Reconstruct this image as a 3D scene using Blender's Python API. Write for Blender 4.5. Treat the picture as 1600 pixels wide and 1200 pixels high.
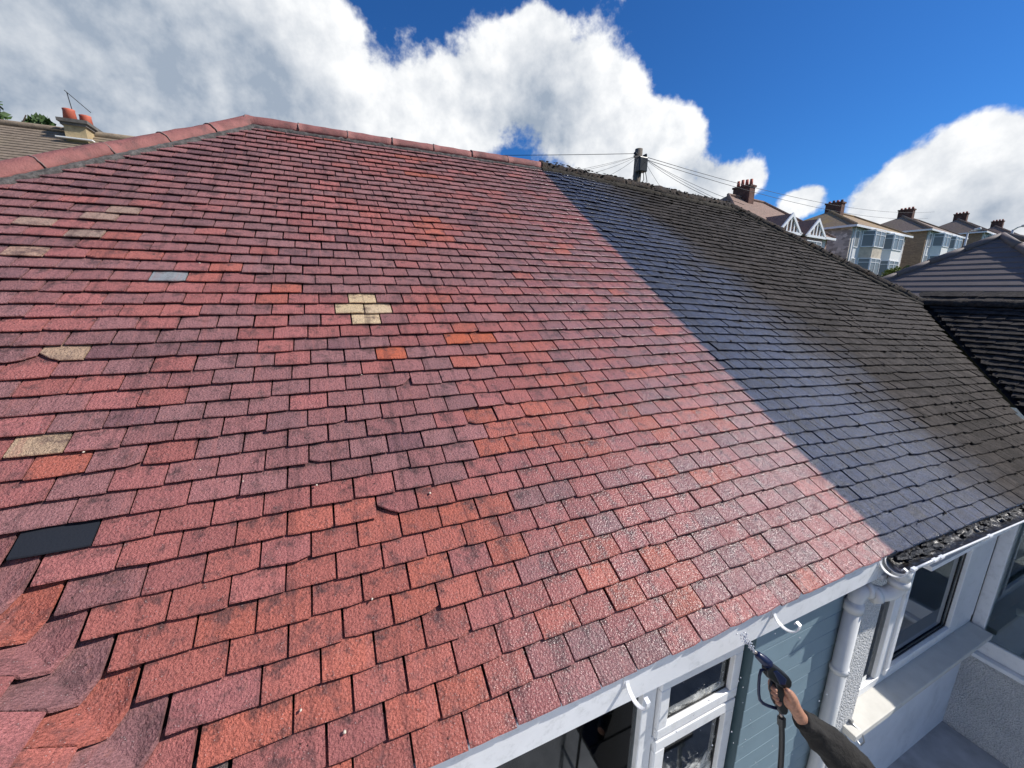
import bpy, bmesh, math, random
from math import sin, cos, pi, radians
from mathutils import Vector, Matrix, noise as mnoise

random.seed(11)
scene = bpy.context.scene
for o in list(bpy.data.objects):
    bpy.data.objects.remove(o)

# ------------------------------------------------------------------ camera
CAM = Vector((0.2217, -0.9279, 1.4008))
RIGHT = Vector((0.91479, -0.40379, 0.01092))
UP = Vector((0.08133, 0.21061, 0.97418))
FWD = Vector((0.39566, 0.89028, -0.22550))
cam_data = bpy.data.cameras.new('camera')
cam_data.sensor_width = 36.0
cam_data.lens = 36.0 * 625.0 / 1600.0
cam_data.clip_start = 0.02
cam_data.clip_end = 6000
cam = bpy.data.objects.new('camera', cam_data)
scene.collection.objects.link(cam)
cam.matrix_world = Matrix(((RIGHT.x, UP.x, -FWD.x, CAM.x), (RIGHT.y, UP.y, -FWD.y, CAM.y), (RIGHT.z, UP.z, -FWD.z, CAM.z), (0, 0, 0, 1)))
scene.camera = cam

# ------------------------------------------------------------------ sun and exposure
SUN = Vector((0.69, -0.27, 0.67)).normalized()
sun_data = bpy.data.lights.new('sun', 'SUN')
sun_data.energy = 4.6
sun_data.angle = radians(0.53)
sun_data.color = (1.0, 0.95, 0.88)
sun = bpy.data.objects.new('sun', sun_data)
scene.collection.objects.link(sun)
sun.rotation_euler = SUN.to_track_quat('Z', 'Y').to_euler()
sun.location = (20, -8, 18)
vs = scene.view_settings
vs.view_transform = 'Standard'
vs.look = 'None'
vs.gamma = 1.0
vs.use_curve_mapping = False
vs.exposure = 0.12

# ------------------------------------------------------------------ node helper
class NT:
    def __init__(self, tree):
        self.t = tree
        self.n = tree.nodes
        self.l = tree.links
    def new(self, typ, **kw):
        nd = self.n.new(typ)
        for k, v in kw.items():
            if k.startswith('i_'):
                nd.inputs[k[2:]].default_value = v
            else:
                setattr(nd, k, v)
        return nd
    def set(self, sock, v):
        if isinstance(v, bpy.types.NodeSocket):
            self.l.new(v, sock)
        elif v is not None:
            if isinstance(v, tuple) and len(v) == 3 and sock.type == 'RGBA':
                v = v + (1.0,)
            sock.default_value = v
    def math(self, op, a, b=None, c=None, clamp=False):
        nd = self.n.new('ShaderNodeMath'); nd.operation = op; nd.use_clamp = clamp
        for i, v in enumerate((a, b, c)):
            if v is not None: self.set(nd.inputs[i], v)
        return nd.outputs[0]
    def vmath(self, op, a, b=None, scale=None):
        nd = self.n.new('ShaderNodeVectorMath'); nd.operation = op
        self.set(nd.inputs[0], a)
        if b is not None: self.set(nd.inputs[1], b)
        if scale is not None: self.set(nd.inputs['Scale'], scale)
        return nd.outputs['Value'] if op in ('DISTANCE', 'DOT_PRODUCT', 'LENGTH') else nd.outputs[0]
    def noise(self, vec, scale, detail=4.0, rough=0.55, dist=0.0, out='Fac'):
        nd = self.n.new('ShaderNodeTexNoise')
        if vec is not None: self.l.new(vec, nd.inputs['Vector'])
        nd.inputs['Scale'].default_value = scale
        nd.inputs['Detail'].default_value = detail
        nd.inputs['Roughness'].default_value = rough
        nd.inputs['Distortion'].default_value = dist
        return nd.outputs[out]
    def voro(self, vec, scale, out='Distance', feature='F1', rnd=1.0):
        nd = self.n.new('ShaderNodeTexVoronoi'); nd.feature = feature
        if vec is not None: self.l.new(vec, nd.inputs['Vector'])
        nd.inputs['Scale'].default_value = scale
        nd.inputs['Randomness'].default_value = rnd
        return nd.outputs[out]
    def step(self, v, lo, hi, a=0.0, b=1.0):
        nd = self.n.new('ShaderNodeMapRange'); nd.interpolation_type = 'SMOOTHSTEP'
        self.set(nd.inputs['Value'], v)
        for k, x in (('From Min', lo), ('From Max', hi), ('To Min', a), ('To Max', b)):
            self.set(nd.inputs[k], x)
        return nd.outputs[0]
    def lin(self, v, lo, hi, a=0.0, b=1.0):
        nd = self.n.new('ShaderNodeMapRange')
        self.set(nd.inputs['Value'], v)
        for k, x in (('From Min', lo), ('From Max', hi), ('To Min', a), ('To Max', b)):
            self.set(nd.inputs[k], x)
        return nd.outputs[0]
    def mix(self, f, a, b, mode='MIX'):
        nd = self.n.new('ShaderNodeMix'); nd.data_type = 'RGBA'; nd.blend_type = mode
        self.set(nd.inputs[0], f); self.set(nd.inputs[6], a); self.set(nd.inputs[7], b)
        return nd.outputs[2]
    def grey(self, v):
        nd = self.n.new('ShaderNodeCombineColor')
        for i in range(3): self.set(nd.inputs[i], v)
        return nd.outputs[0]
    def bump(self, h, strength=0.5, dist=0.01, normal=None):
        nd = self.n.new('ShaderNodeBump')
        nd.inputs['Strength'].default_value = strength
        nd.inputs['Distance'].default_value = dist
        self.l.new(h, nd.inputs['Height'])
        if normal is not None: self.l.new(normal, nd.inputs['Normal'])
        return nd.outputs[0]

# ------------------------------------------------------------------ sky
CLOUDS = [(-0.513, 0.82, 0.252, 0.216), (-0.36, 0.87, 0.336, 0.185), (-0.172, 0.903, 0.393, 0.183), (-0.339, 0.922, 0.189, 0.21), (-0.102, 0.952, 0.29, 0.218), (0.125, 0.949, 0.288, 0.168), (-0.002, 0.902, 0.431, 0.081), (0.269, 0.896, 0.353, 0.119), (0.36, 0.827, 0.432, 0.085), (0.393, 0.785, 0.478, 0.04), (0.472, 0.793, 0.385, 0.131), (0.559, 0.756, 0.34, 0.097), (0.618, 0.74, 0.266, 0.1), (0.668, 0.68, 0.304, 0.049), (0.731, 0.651, 0.204, 0.066), (0.773, 0.593, 0.225, 0.038), (0.838, 0.515, 0.18, 0.032), (0.824, 0.542, 0.164, 0.033), (0.89, 0.431, 0.153, 0.059), (0.901, 0.386, 0.199, 0.054), (0.912, 0.337, 0.235, 0.037), (0.934, 0.288, 0.211, 0.059), (0.933, 0.337, 0.123, 0.076), (0.96, 0.254, 0.121, 0.08), (0.977, 0.168, 0.132, 0.121)]
GREYS = [(-0.316, 0.921, 0.229, 0.187), (-0.348, 0.874, 0.34, 0.118), (-0.076, 0.964, 0.254, 0.14), (-0.135, 0.919, 0.372, 0.121), (0.949, 0.288, 0.126, 0.045), (0.933, 0.352, 0.081, 0.056), (0.426, 0.84, 0.335, 0.106), (0.714, 0.657, 0.239, 0.047)]
world = bpy.data.worlds.new('World')
scene.world = world
world.use_nodes = True
world.cycles.sampling_method = 'MANUAL'
world.cycles.sample_map_resolution = 256
scene.cycles.max_bounces = 4
scene.cycles.diffuse_bounces = 2
scene.cycles.glossy_bounces = 2
scene.cycles.transmission_bounces = 4
scene.cycles.transparent_max_bounces = 6
W_ = NT(world.node_tree)
W_.n.clear()
bg = W_.new('ShaderNodeBackground')
bg.inputs['Strength'].default_value = 0.1
wo = W_.new('ShaderNodeOutputWorld')
W_.l.new(bg.outputs[0], wo.inputs[0])
skyt = W_.new('ShaderNodeTexSky')
skyt.sky_type = 'NISHITA'
skyt.sun_disc = False
skyt.sun_elevation = math.asin(SUN.z)
skyt.sun_rotation = math.atan2(SUN.x, SUN.y)
skyt.altitude = 50
skyt.air_density = 1.0
skyt.dust_density = 0.35
skyt.ozone_density = 2.2
tc = W_.new('ShaderNodeTexCoord')
D_ = tc.outputs['Generated']
acc = None
for (x, y, z, r) in CLOUDS:
    d = W_.vmath('DISTANCE', D_, (x, y, z))
    q = W_.math('DIVIDE', d, r)
    q = W_.math('MULTIPLY', q, q)
    e = W_.math('EXPONENT', W_.math('MULTIPLY', q, -1.25))
    acc = e if acc is None else W_.math('ADD', acc, e)
acc = W_.math('MINIMUM', acc, 1.15)
# away from this side of the sky the same broken cumulus goes on
far_n = W_.step(W_.noise(D_, 1.6, 2.0), 0.5, 0.66)
out_of = W_.step(W_.vmath('DOT_PRODUCT', D_, (0.40, 0.89, 0.22)), 0.30, -0.05)
acc = W_.math('ADD', acc, W_.math('MULTIPLY', far_n, out_of))
fb = W_.noise(D_, 7.0, 7.0, 0.6)
fb2 = W_.noise(D_, 19.0, 4.0, 0.62, 0.0)
dens = W_.math('ADD', acc, W_.math('MULTIPLY', W_.math('SUBTRACT', fb, 0.5), 1.35))
dens = W_.math('ADD', dens, W_.math('MULTIPLY', W_.math('SUBTRACT', fb2, 0.5), 0.85))
mask = W_.step(dens, 0.40, 0.76)
dshift = W_.vmath('ADD', D_, tuple(SUN * 0.035))
fb_s = W_.noise(dshift, 7.0, 3.0, 0.6)
fb_0 = fb
relief = W_.math('MULTIPLY', W_.math('SUBTRACT', fb_0, fb_s), 1.5)
gacc = None
for (x, y, z, r) in GREYS:
    d = W_.vmath('DISTANCE', D_, (x, y, z))
    q = W_.math('DIVIDE', d, r)
    q = W_.math('MULTIPLY', q, q)
    e = W_.math('EXPONENT', W_.math('MULTIPLY', q, -1.0))
    gacc = e if gacc is None else W_.math('ADD', gacc, e)
gacc = W_.math('MINIMUM', gacc, 1.0)
big = W_.math('SUBTRACT', W_.noise(D_, 3.3, 3.0), 0.5)
shade = W_.math('ADD', 0.86, relief)
shade = W_.math('ADD', shade, W_.math('MULTIPLY', big, 0.6))
shade = W_.math('ADD', shade, W_.math('MULTIPLY', W_.math('SUBTRACT', fb2, 0.5), 0.9))
shade = W_.math('SUBTRACT', shade, W_.math('MULTIPLY', gacc, 0.68), clamp=True)
ccol = W_.mix(shade, (3.3, 3.95, 4.9), (9.4, 9.5, 9.6))
skyc = W_.mix(1.0, skyt.outputs[0], (0.20, 0.56, 1.04), 'MULTIPLY')
W_.l.new(W_.mix(mask, skyc, ccol), bg.inputs['Color'])

# ------------------------------------------------------------------ object helpers
COL = scene.collection
LOC = {}
def tag(o, label, cat, group=None, kind=None):
    if label: o['label'] = label
    if cat: o['category'] = cat
    if group: o['group'] = group
    if kind: o['kind'] = kind
    return o
def empty(name, loc, label, cat, group=None):
    o = bpy.data.objects.new(name, None)
    o.empty_display_size = 0.2
    COL.objects.link(o)
    o.location = loc
    LOC[o.name] = Vector(loc)
    return tag(o, label, cat, group)
def add(name, verts, faces, mat, parent=None, smooth=False, tints=None, along=None, mats=None, midx=None, bevel=0):
    """one mesh object; verts in world coordinates, origin moved to their middle"""
    n = len(verts)
    lo = Vector((min(v[0] for v in verts), min(v[1] for v in verts), min(v[2] for v in verts)))
    hi = Vector((max(v[0] for v in verts), max(v[1] for v in verts), max(v[2] for v in verts)))
    c = Vector(((lo.x + hi.x) / 2, (lo.y + hi.y) / 2, lo.z))
    me = bpy.data.meshes.new(name)
    me.from_pydata([(v[0] - c.x, v[1] - c.y, v[2] - c.z) for v in verts], [], faces)
    if mats:
        for m in mats: me.materials.append(m)
        if midx: me.polygons.foreach_set('material_index', midx)
    else:
        me.materials.append(mat)
    if smooth:
        me.polygons.foreach_set('use_smooth', [True] * len(me.polygons))
    if tints is not None:
        a = me.color_attributes.new('tint', 'FLOAT_COLOR', 'POINT')
        flat = []
        for t in tints: flat.extend((t[0], t[1], t[2], t[3] if len(t) > 3 else 1.0))
        a.data.foreach_set('color', flat)
    if along is not None:
        al = me.attributes.new('along', 'FLOAT', 'POINT')
        al.data.foreach_set('value', along)
    me.update()
    o = bpy.data.objects.new(name, me)
    COL.objects.link(o)
    o.location = c
    LOC[o.name] = c
    if parent is not None:
        o.parent = parent
        o.matrix_parent_inverse = Matrix.Translation(-LOC[parent.name])
    if bevel:
        b = o.modifiers.new('bevel', 'BEVEL'); b.width = bevel; b.segments = 2; b.limit_method = 'ANGLE'
    return o

class MB:
    """collects shapes into one mesh"""
    def __init__(self): self.v = []; self.f = []
    def merge(self, v, f):
        b = len(self.v); self.v += [tuple(p) for p in v]; self.f += [tuple(i + b for i in q) for q in f]
    def box(self, lo, hi):
        x0, y0, z0 = lo; x1, y1, z1 = hi
        self.merge([(x0,y0,z0),(x1,y0,z0),(x1,y1,z0),(x0,y1,z0),(x0,y0,z1),(x1,y0,z1),(x1,y1,z1),(x0,y1,z1)],
                   [(0,3,2,1),(4,5,6,7),(0,1,5,4),(1,2,6,5),(2,3,7,6),(3,0,4,7)])
        return self
    def prism(self, poly, vec):
        """poly: list of 3D points (planar), extruded by vec"""
        n = len(poly); vec = Vector(vec)
        a = [Vector(p) for p in poly]; b = [p + vec for p in a]
        f = [tuple(range(n))[::-1], tuple(range(n, 2 * n))]
        f += [(i, (i + 1) % n, n + (i + 1) % n, n + i) for i in range(n)]
        self.merge(a + b, f); return self
    def tube(self, path, rad, seg=10, cap=True, flat=None):
        pts = [Vector(p) for p in path]
        n = len(pts)
        rr = rad if isinstance(rad, (list, tuple)) else [rad] * n
        rings = []
        prev = None
        for i in range(n):
            t = (pts[min(i + 1, n - 1)] - pts[max(i - 1, 0)]).normalized()
            if prev is None:
                a = Vector((0, 0, 1)) if abs(t.z) < 0.9 else Vector((1, 0, 0))
                u = t.cross(a).normalized()
            else:
                u = (prev - t * prev.dot(t)).normalized()
            prev = u
            w = t.cross(u)
            rings.append([pts[i] + (u * cos(2 * pi * k / seg) + w * sin(2 * pi * k / seg) * (flat or 1)) * rr[i] for k in range(seg)])
        v = [p for r in rings for p in r]
        f = []
        for i in range(n - 1):
            for k in range(seg):
                f.append((i * seg + k, i * seg + (k + 1) % seg, (i + 1) * seg + (k + 1) % seg, (i + 1) * seg + k))
        if cap:
            f.append(tuple(range(seg))[::-1]); f.append(tuple((n - 1) * seg + k for k in range(seg)))
        self.merge(v, f); return self
    def blob(self, c, r, sq=(1, 1, 1), rough=0.25, seed=0, sub=1):
        bm = bmesh.new(); bmesh.ops.create_icosphere(bm, subdivisions=sub, radius=1.0)
        v = []
        for p in bm.verts:
            k = 1 + rough * mnoise.noise(p.co * 1.7 + Vector((seed * 3.1, seed * 1.7, seed)))* 2
            v.append((c[0] + p.co.x * r * sq[0] * k, c[1] + p.co.y * r * sq[1] * k, c[2] + p.co.z * r * sq[2] * k))
        f = [tuple(q.index for q in fc.verts) for fc in bm.faces]
        bm.free(); self.merge(v, f); return self
    def tf(self, fn):
        self.v = [tuple(fn(p)) for p in self.v]; return self
    def build(self, name, mat, parent=None, smooth=False, bevel=0, tints=None):
        return add(name, self.v, self.f, mat, parent, smooth, bevel=bevel, tints=tints)

def material(name, color=(0.5, 0.5, 0.5), rough=0.6, var=0.0, scale=8.0, bump=0.0, bscale=60.0, bdist=0.004, metal=0.0, spec=0.5, dirt=0.0, dirtcol=(0.05, 0.045, 0.04), dirtscale=5.0):
    m = bpy.data.materials.new(name); m.use_nodes = True
    T = NT(m.node_tree)
    b = T.n['Principled BSDF']
    geo = T.new('ShaderNodeNewGeometry').outputs['Position']
    col = color
    if var:
        f = T.noise(geo, scale, 6.0, 0.6)
        col = T.mix(T.lin(f, 0.3, 0.7), tuple(c * (1 - var) for c in color), tuple(min(1, c * (1 + var)) for c in color))
    if dirt:
        d = T.step(T.noise(geo, dirtscale, 8.0, 0.68), 0.5, 0.72, 0.0, dirt)
        col = T.mix(d, col, dirtcol)
    T.set(b.inputs['Base Color'], col)
    b.inputs['Roughness'].default_value = rough
    b.inputs['Metallic'].default_value = metal
    b.inputs['Specular IOR Level'].default_value = spec
    if bump:
        h = T.noise(geo, bscale, 5.0, 0.6)
        T.l.new(T.bump(h, bump, bdist), b.inputs['Normal'])
    return m

# ------------------------------------------------------------------ roof tile material
def tile_material():
    m = bpy.data.materials.new('clay_roof_tile'); m.use_nodes = True
    T = NT(m.node_tree); b = T.n['Principled BSDF']
    P = T.new('ShaderNodeNewGeometry').outputs['Position']
    att = T.new('ShaderNodeAttribute'); att.attribute_name = 'tint'
    tint = att.outputs['Color']; unw = att.outputs['Alpha']      # alpha 0 = replacement slate, smooth
    sep = T.new('ShaderNodeSeparateXYZ'); T.l.new(P, sep.inputs[0])
    X, Y = sep.outputs[0], sep.outputs[1]
    at2 = T.new('ShaderNodeAttribute'); at2.attribute_name = 'along'
    along = at2.outputs['Fac']
    n_low = T.noise(P, 2.2, 2.0, 0.6)
    n_mid = T.noise(P, 13.0, 3.0, 0.68)
    n_hi = T.noise(P, 36.0, 3.0, 0.62)
    grain2 = T.noise(P, 130.0, 2.0, 0.65)
    grain = T.noise(P, 420.0, 1.0, 0.7)
    low0 = T.math('SUBTRACT', n_low, 0.5)
    streak = T.noise(T.vmath('MULTIPLY', P, (26.0, 1.6, 1.6)), 1.0, 2.0, 0.6)
    # where the washing stopped: up the slope along the party line
    edge = T.math('MULTIPLY_ADD', Y, -0.048, 2.985)
    wob = T.math('MULTIPLY', T.math('SUBTRACT', n_mid, 0.5), 0.05)
    dirty = T.step(T.math('SUBTRACT', X, T.math('ADD', edge, wob)), -0.022, 0.028)
    # wet band beyond it
    wedge = T.math('ADD', T.math('MULTIPLY_ADD', Y, -0.24, 4.62), T.math('MULTIPLY', low0, 1.3))
    wet_d = T.step(T.math('SUBTRACT', X, wedge), 0.55, -0.55)
    # wetness on the cleaned side grows towards the right-hand eave
    wv = T.math('SUBTRACT', X, T.math('MULTIPLY', Y, 0.42))
    wv = T.math('ADD', wv, T.math('MULTIPLY', low0, 1.3))
    wet_r = T.step(wv, -0.2, 1.5)
    red = T.mix(1.0, tint, T.grey(T.lin(grain, 0.25, 0.75, 0.58, 1.42)), 'MULTIPLY')
    red = T.mix(1.0, red, T.grey(T.lin(grain2, 0.3, 0.7, 0.76, 1.24)), 'MULTIPLY')
    red = T.mix(T.step(n_mid, 0.48, 0.72, 0.0, 0.62), red, (0.115, 0.068, 0.068))
    red = T.mix(T.step(n_hi, 0.56, 0.74, 0.0, 0.5), red, (0.055, 0.036, 0.036))
    algae = T.math('ADD', T.math('MULTIPLY', T.math('SUBTRACT', along, 0.5), 0.26), T.math('ADD', T.math('MULTIPLY', n_mid, 0.55), T.math('MULTIPLY', n_hi, 0.45)))
    red = T.mix(T.step(algae, 0.54, 0.76, 0.0, 0.62), red, (0.062, 0.044, 0.046))
    red = T.mix(T.step(grain2, 0.60, 0.72, 0.0, 0.45), red, (0.06, 0.036, 0.036))
    red = T.mix(T.step(n_hi, 0.42, 0.26, 0.0, 0.3), red, (0.47, 0.20, 0.155))
    red = T.mix(T.step(streak, 0.52, 0.72, 0.0, 0.42), red, (0.085, 0.046, 0.048))
    red = T.mix(T.step(streak, 0.44, 0.30, 0.0, 0.25), red, (0.46, 0.17, 0.15))
    pit = T.voro(P, 22.0)
    red = T.mix(T.step(pit, 0.075, 0.045, 0.0, 0.85), red, (0.022, 0.015, 0.015))
    vor = T.voro(P, 105.0)
    spk = T.math('MULTIPLY', T.step(vor, 0.20, 0.10), T.step(n_hi, 0.47, 0.60))
    red = T.mix(T.math('MULTIPLY', spk, 0.6), red, (0.58, 0.48, 0.45))
    # uncleaned: soot-brown lichen crust
    lum = T.new('ShaderNodeRGBToBW'); T.l.new(tint, lum.inputs[0])
    drk = T.mix(T.lin(n_mid, 0.3, 0.7), (0.029, 0.023, 0.020), (0.086, 0.072, 0.064))
    drk = T.mix(1.0, drk, T.grey(T.lin(lum.outputs[0], 0.1, 0.3, 0.55, 1.5)), 'MULTIPLY')
    drk = T.mix(T.step(streak, 0.50, 0.68, 0.0, 0.55), drk, (0.018, 0.015, 0.013))
    drk = T.mix(T.step(n_low, 0.50, 0.62, 0.0, 0.55), drk, (0.020, 0.016, 0.013))
    drk = T.mix(T.step(n_hi, 0.56, 0.70, 0.0, 0.75), drk, (0.010, 0.009, 0.0055))
    drk = T.mix(T.step(grain2, 0.66, 0.76, 0.0, 0.5), drk, (0.15, 0.14, 0.13))
    blue = T.mix(T.lin(n_hi, 0.3, 0.7), (0.018, 0.027, 0.056), (0.058, 0.082, 0.158))  # blue sky reflected by the wet tiles, painted into the base colour
    blue = T.mix(1.0, blue, T.grey(T.lin(lum.outputs[0], 0.1, 0.3, 0.65, 1.4)), 'MULTIPLY')
    blue = T.mix(T.step(n_mid, 0.52, 0.70, 0.0, 0.6), blue, (0.016, 0.018, 0.026))
    blue = T.mix(T.math('MULTIPLY', spk, 0.5), blue, (0.22, 0.25, 0.31))
    blue = T.mix(T.step(streak, 0.50, 0.68, 0.0, 0.6), blue, (0.018, 0.020, 0.028))
    drk = T.mix(T.math('MULTIPLY', wet_d, T.lin(streak, 0.3, 0.7, 1.0, 0.8)), drk, blue)
    col = T.mix(dirty, red, drk)
    smooth = T.math('SUBTRACT', 1.0, unw)
    col = T.mix(smooth, col, tint)
    T.set(b.inputs['Base Color'], col)
    wet = T.new('ShaderNodeMix'); wet.data_type = 'FLOAT'
    T.set(wet.inputs[0], dirty); T.set(wet.inputs[2], wet_r); T.set(wet.inputs[3], wet_d)
    wetf = wet.outputs[0]
    rough = T.math('ADD', T.lin(wetf, 0.0, 1.0, 0.82, 0.52), T.math('MULTIPLY', T.math('SUBTRACT', n_hi, 0.5), 0.3))
    drop = T.math('MULTIPLY', T.step(vor, 0.34, 0.22), wetf)
    rough = T.math('SUBTRACT', rough, T.math('MULTIPLY', drop, 0.33))
    T.set(b.inputs['Roughness'], rough)
    T.set(b.inputs['Specular IOR Level'], T.math('ADD', T.lin(wetf, 0.0, 1.0, 0.18, 0.26), T.math('MULTIPLY', drop, 0.2)))
    h = T.math('ADD', T.math('MULTIPLY', grain, 0.4), T.math('MULTIPLY', grain2, 0.8))
    h = T.math('SUBTRACT', h, T.math('MULTIPLY', vor, 0.5))
    h = T.math('MULTIPLY', h, T.lin(unw, 0.0, 1.0, 0.12, 1.0))
    T.l.new(T.bump(h, 0.95, 0.007), b.inputs['Normal'])
    # film of water
    T.set(b.inputs['Coat Weight'], T.math('MULTIPLY', T.math('MULTIPLY', wetf, T.lin(dirty, 0.0, 1.0, 0.8, 0.24)), T.lin(n_mid, 0.3, 0.65, 0.3, 1.0)))
    b.inputs['Coat Roughness'].default_value = 0.2
    b.inputs['Coat IOR'].default_value = 1.42
    hc = T.math('ADD', T.math('MULTIPLY', vor, -0.8), grain2)
    T.l.new(T.bump(hc, 0.7, 0.004), b.inputs['Coat Normal'])
    return m
M = {}
M['tile'] = tile_material()
M['underlay'] = material('roof_underlay', (0.02, 0.017, 0.016), 0.9)
M['ridge_red'] = material('ridge_tile_red', (0.265, 0.10, 0.088), 0.75, 0.3, 9, 0.7, 90, 0.008, dirt=0.7, dirtcol=(0.12, 0.062, 0.058), dirtscale=8)
M['ridge_dark'] = material('ridge_tile_mossy', (0.050, 0.038, 0.030), 0.95, 0.7, 30, 1.0, 70, 0.03, dirt=0.85, dirtcol=(0.085, 0.046, 0.018), dirtscale=9)
M['mortar'] = material('grey_mortar', (0.10, 0.092, 0.086), 0.95, 0.7, 25, 1.0, 80, 0.01, dirt=0.75, dirtcol=(0.03, 0.028, 0.025), dirtscale=16)
M['joint'] = material('pale_mortar', (0.25, 0.17, 0.15), 0.95, 0.4, 30)
M['moss'] = material('dark_moss', (0.034, 0.027, 0.018), 0.95, 0.6, 20, 1.0, 120, 0.01)
M['white'] = material('white_painted_board', (0.83, 0.84, 0.85), 0.42, 0.05, 6, 0.12, 40, 0.002, dirt=0.32, dirtcol=(0.36, 0.37, 0.36), dirtscale=22)
M['upvc'] = material('white_upvc', (0.86, 0.87, 0.87), 0.3, 0.04, 5, 0.0, dirt=0.26, dirtcol=(0.38, 0.38, 0.36), dirtscale=14)
M['pipe'] = material('white_rainwater_pipe', (0.70, 0.71, 0.70), 0.34, 0.08, 4, 0.0, dirt=0.25, dirtcol=(0.36, 0.35, 0.31), dirtscale=9)
M['cladding'] = material('blue_grey_weatherboard', (0.215, 0.305, 0.355), 0.45, 0.06, 5, 0.15, 180, 0.002, dirt=0.10, dirtcol=(0.3, 0.38, 0.4), dirtscale=3)
M['return_shade'] = material('painted_shade_teal', (0.055, 0.10, 0.12), 0.45, 0.1, 5)  # cladding colour darkened: shade of the side return put into the paint
M['dark_plastic'] = material('black_plastic', (0.012, 0.013, 0.016), 0.35)
M['blue_plastic'] = material('dark_blue_plastic', (0.007, 0.014, 0.055), 0.3)
M['brass'] = material('dull_metal', (0.34, 0.29, 0.26), 0.4, metal=0.8)
M['skin'] = material('skin', (0.43, 0.215, 0.135), 0.5, 0.3, 70, 0.5, 160, 0.002)
M['jacket'] = material('dark_olive_jacket', (0.012, 0.0105, 0.0088), 0.85, 0.6, 16, 0.9, 34, 0.012)
M['trousers'] = material('dark_trousers', (0.03, 0.034, 0.045), 0.9, 0.2, 16)
M['hair'] = material('dark_hair', (0.015, 0.01, 0.0055), 0.6)
M['timber'] = material('scaffold_timber', (0.33, 0.23, 0.13), 0.8, 0.3, 9)
M['steel'] = material('galvanised_steel', (0.4, 0.41, 0.42), 0.4, metal=0.9)
M['cable'] = material('black_cable', (0.018, 0.018, 0.02), 0.6)
M['pole'] = material('weathered_pole_timber', (0.15, 0.125, 0.10), 0.9, 0.35, 12, 0.6, 40, 0.02)
M['concrete'] = material('grey_concrete', (0.42, 0.425, 0.43), 0.9, 0.22, 4, 0.4, 60, 0.004, dirt=0.3, dirtcol=(0.12, 0.115, 0.11), dirtscale=2.5)
M['smooth_wall'] = material('painted_smooth_render', (0.82, 0.83, 0.83), 0.8, 0.06, 3, 0.3, 50, 0.003, dirt=0.25, dirtcol=(0.34, 0.35, 0.34), dirtscale=4)
M['sill'] = material('painted_concrete_sill', (0.64, 0.625, 0.57), 0.6, 0.08, 6, 0.2, 60, 0.003, dirt=0.22, dirtcol=(0.5, 0.46, 0.38), dirtscale=7)
M['interior'] = material('room_interior', (0.50, 0.55, 0.54), 0.9, 0.2, 1.5)
M['interior_white'] = material('inner_window_board', (0.7, 0.7, 0.68), 0.6)
M['curtain'] = material('plum_curtain', (0.14, 0.085, 0.095), 0.9, 0.3, 14)
M['terracotta'] = material('terracotta_pot', (0.50, 0.115, 0.065), 0.7, 0.2, 4)
M['stack_stone'] = material('buff_chimney_render', (0.42, 0.32, 0.18), 0.9, 0.25, 2.5, 0.6, 9, 0.03, dirt=0.5, dirtcol=(0.2, 0.16, 0.11), dirtscale=3)
M['stack_cap'] = material('weathered_chimney_cap', (0.15, 0.135, 0.12), 0.9, 0.35, 4)
M['stack_brick'] = material('sooty_brick', (0.13, 0.062, 0.045), 0.9, 0.5, 3, 0.6, 7, 0.03)
M['leaf'] = material('green_leaves', (0.055, 0.10, 0.025), 0.6, 0.5, 3)
M['leaf_yellow'] = material('yellow_green_leaves', (0.20, 0.24, 0.035), 0.6, 0.4, 3)
M['bark'] = material('bark', (0.07, 0.05, 0.035), 0.9, 0.3, 6)
M['far_white'] = material('white_frame', (0.88, 0.88, 0.88), 0.5)
M['far_glass'] = material('window_glass_sky', (0.24, 0.255, 0.26), 0.3, spec=0.25)
M['brown_tile'] = material('smooth_brown_interlocking_tile', (0.155, 0.122, 0.112), 0.7, 0.12, 3, 0.3, 40, 0.004)

def pebbledash():
    m = bpy.data.materials.new('white_pebbledash'); m.use_nodes = True
    T = NT(m.node_tree); b = T.n['Principled BSDF']
    P = T.new('ShaderNodeNewGeometry').outputs['Position']
    w = T.vmath('ADD', P, T.vmath('SCALE', T.noise(P, 30.0, 3.0, out='Color'), scale=0.02))
    v = T.voro(w, 72.0)
    v2 = T.noise(P, 110.0, 4.0, 0.7)
    col = T.mix(T.step(v, 0.25, 0.75), (0.90, 0.90, 0.89), (0.68, 0.69, 0.69))
    col = T.mix(T.step(T.noise(P, 2.2, 5.0), 0.5, 0.75, 0, 0.3), col, (0.42, 0.44, 0.44))
    T.set(b.inputs['Base Color'], col)
    b.inputs['Roughness'].default_value = 0.75
    h = T.math('ADD', T.math('MULTIPLY', v, -1.0), T.math('MULTIPLY', v2, 0.5))
    T.l.new(T.bump(h, 1.0, 0.022), b.inputs['Normal'])
    return m
M['pebble'] = pebbledash()

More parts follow.
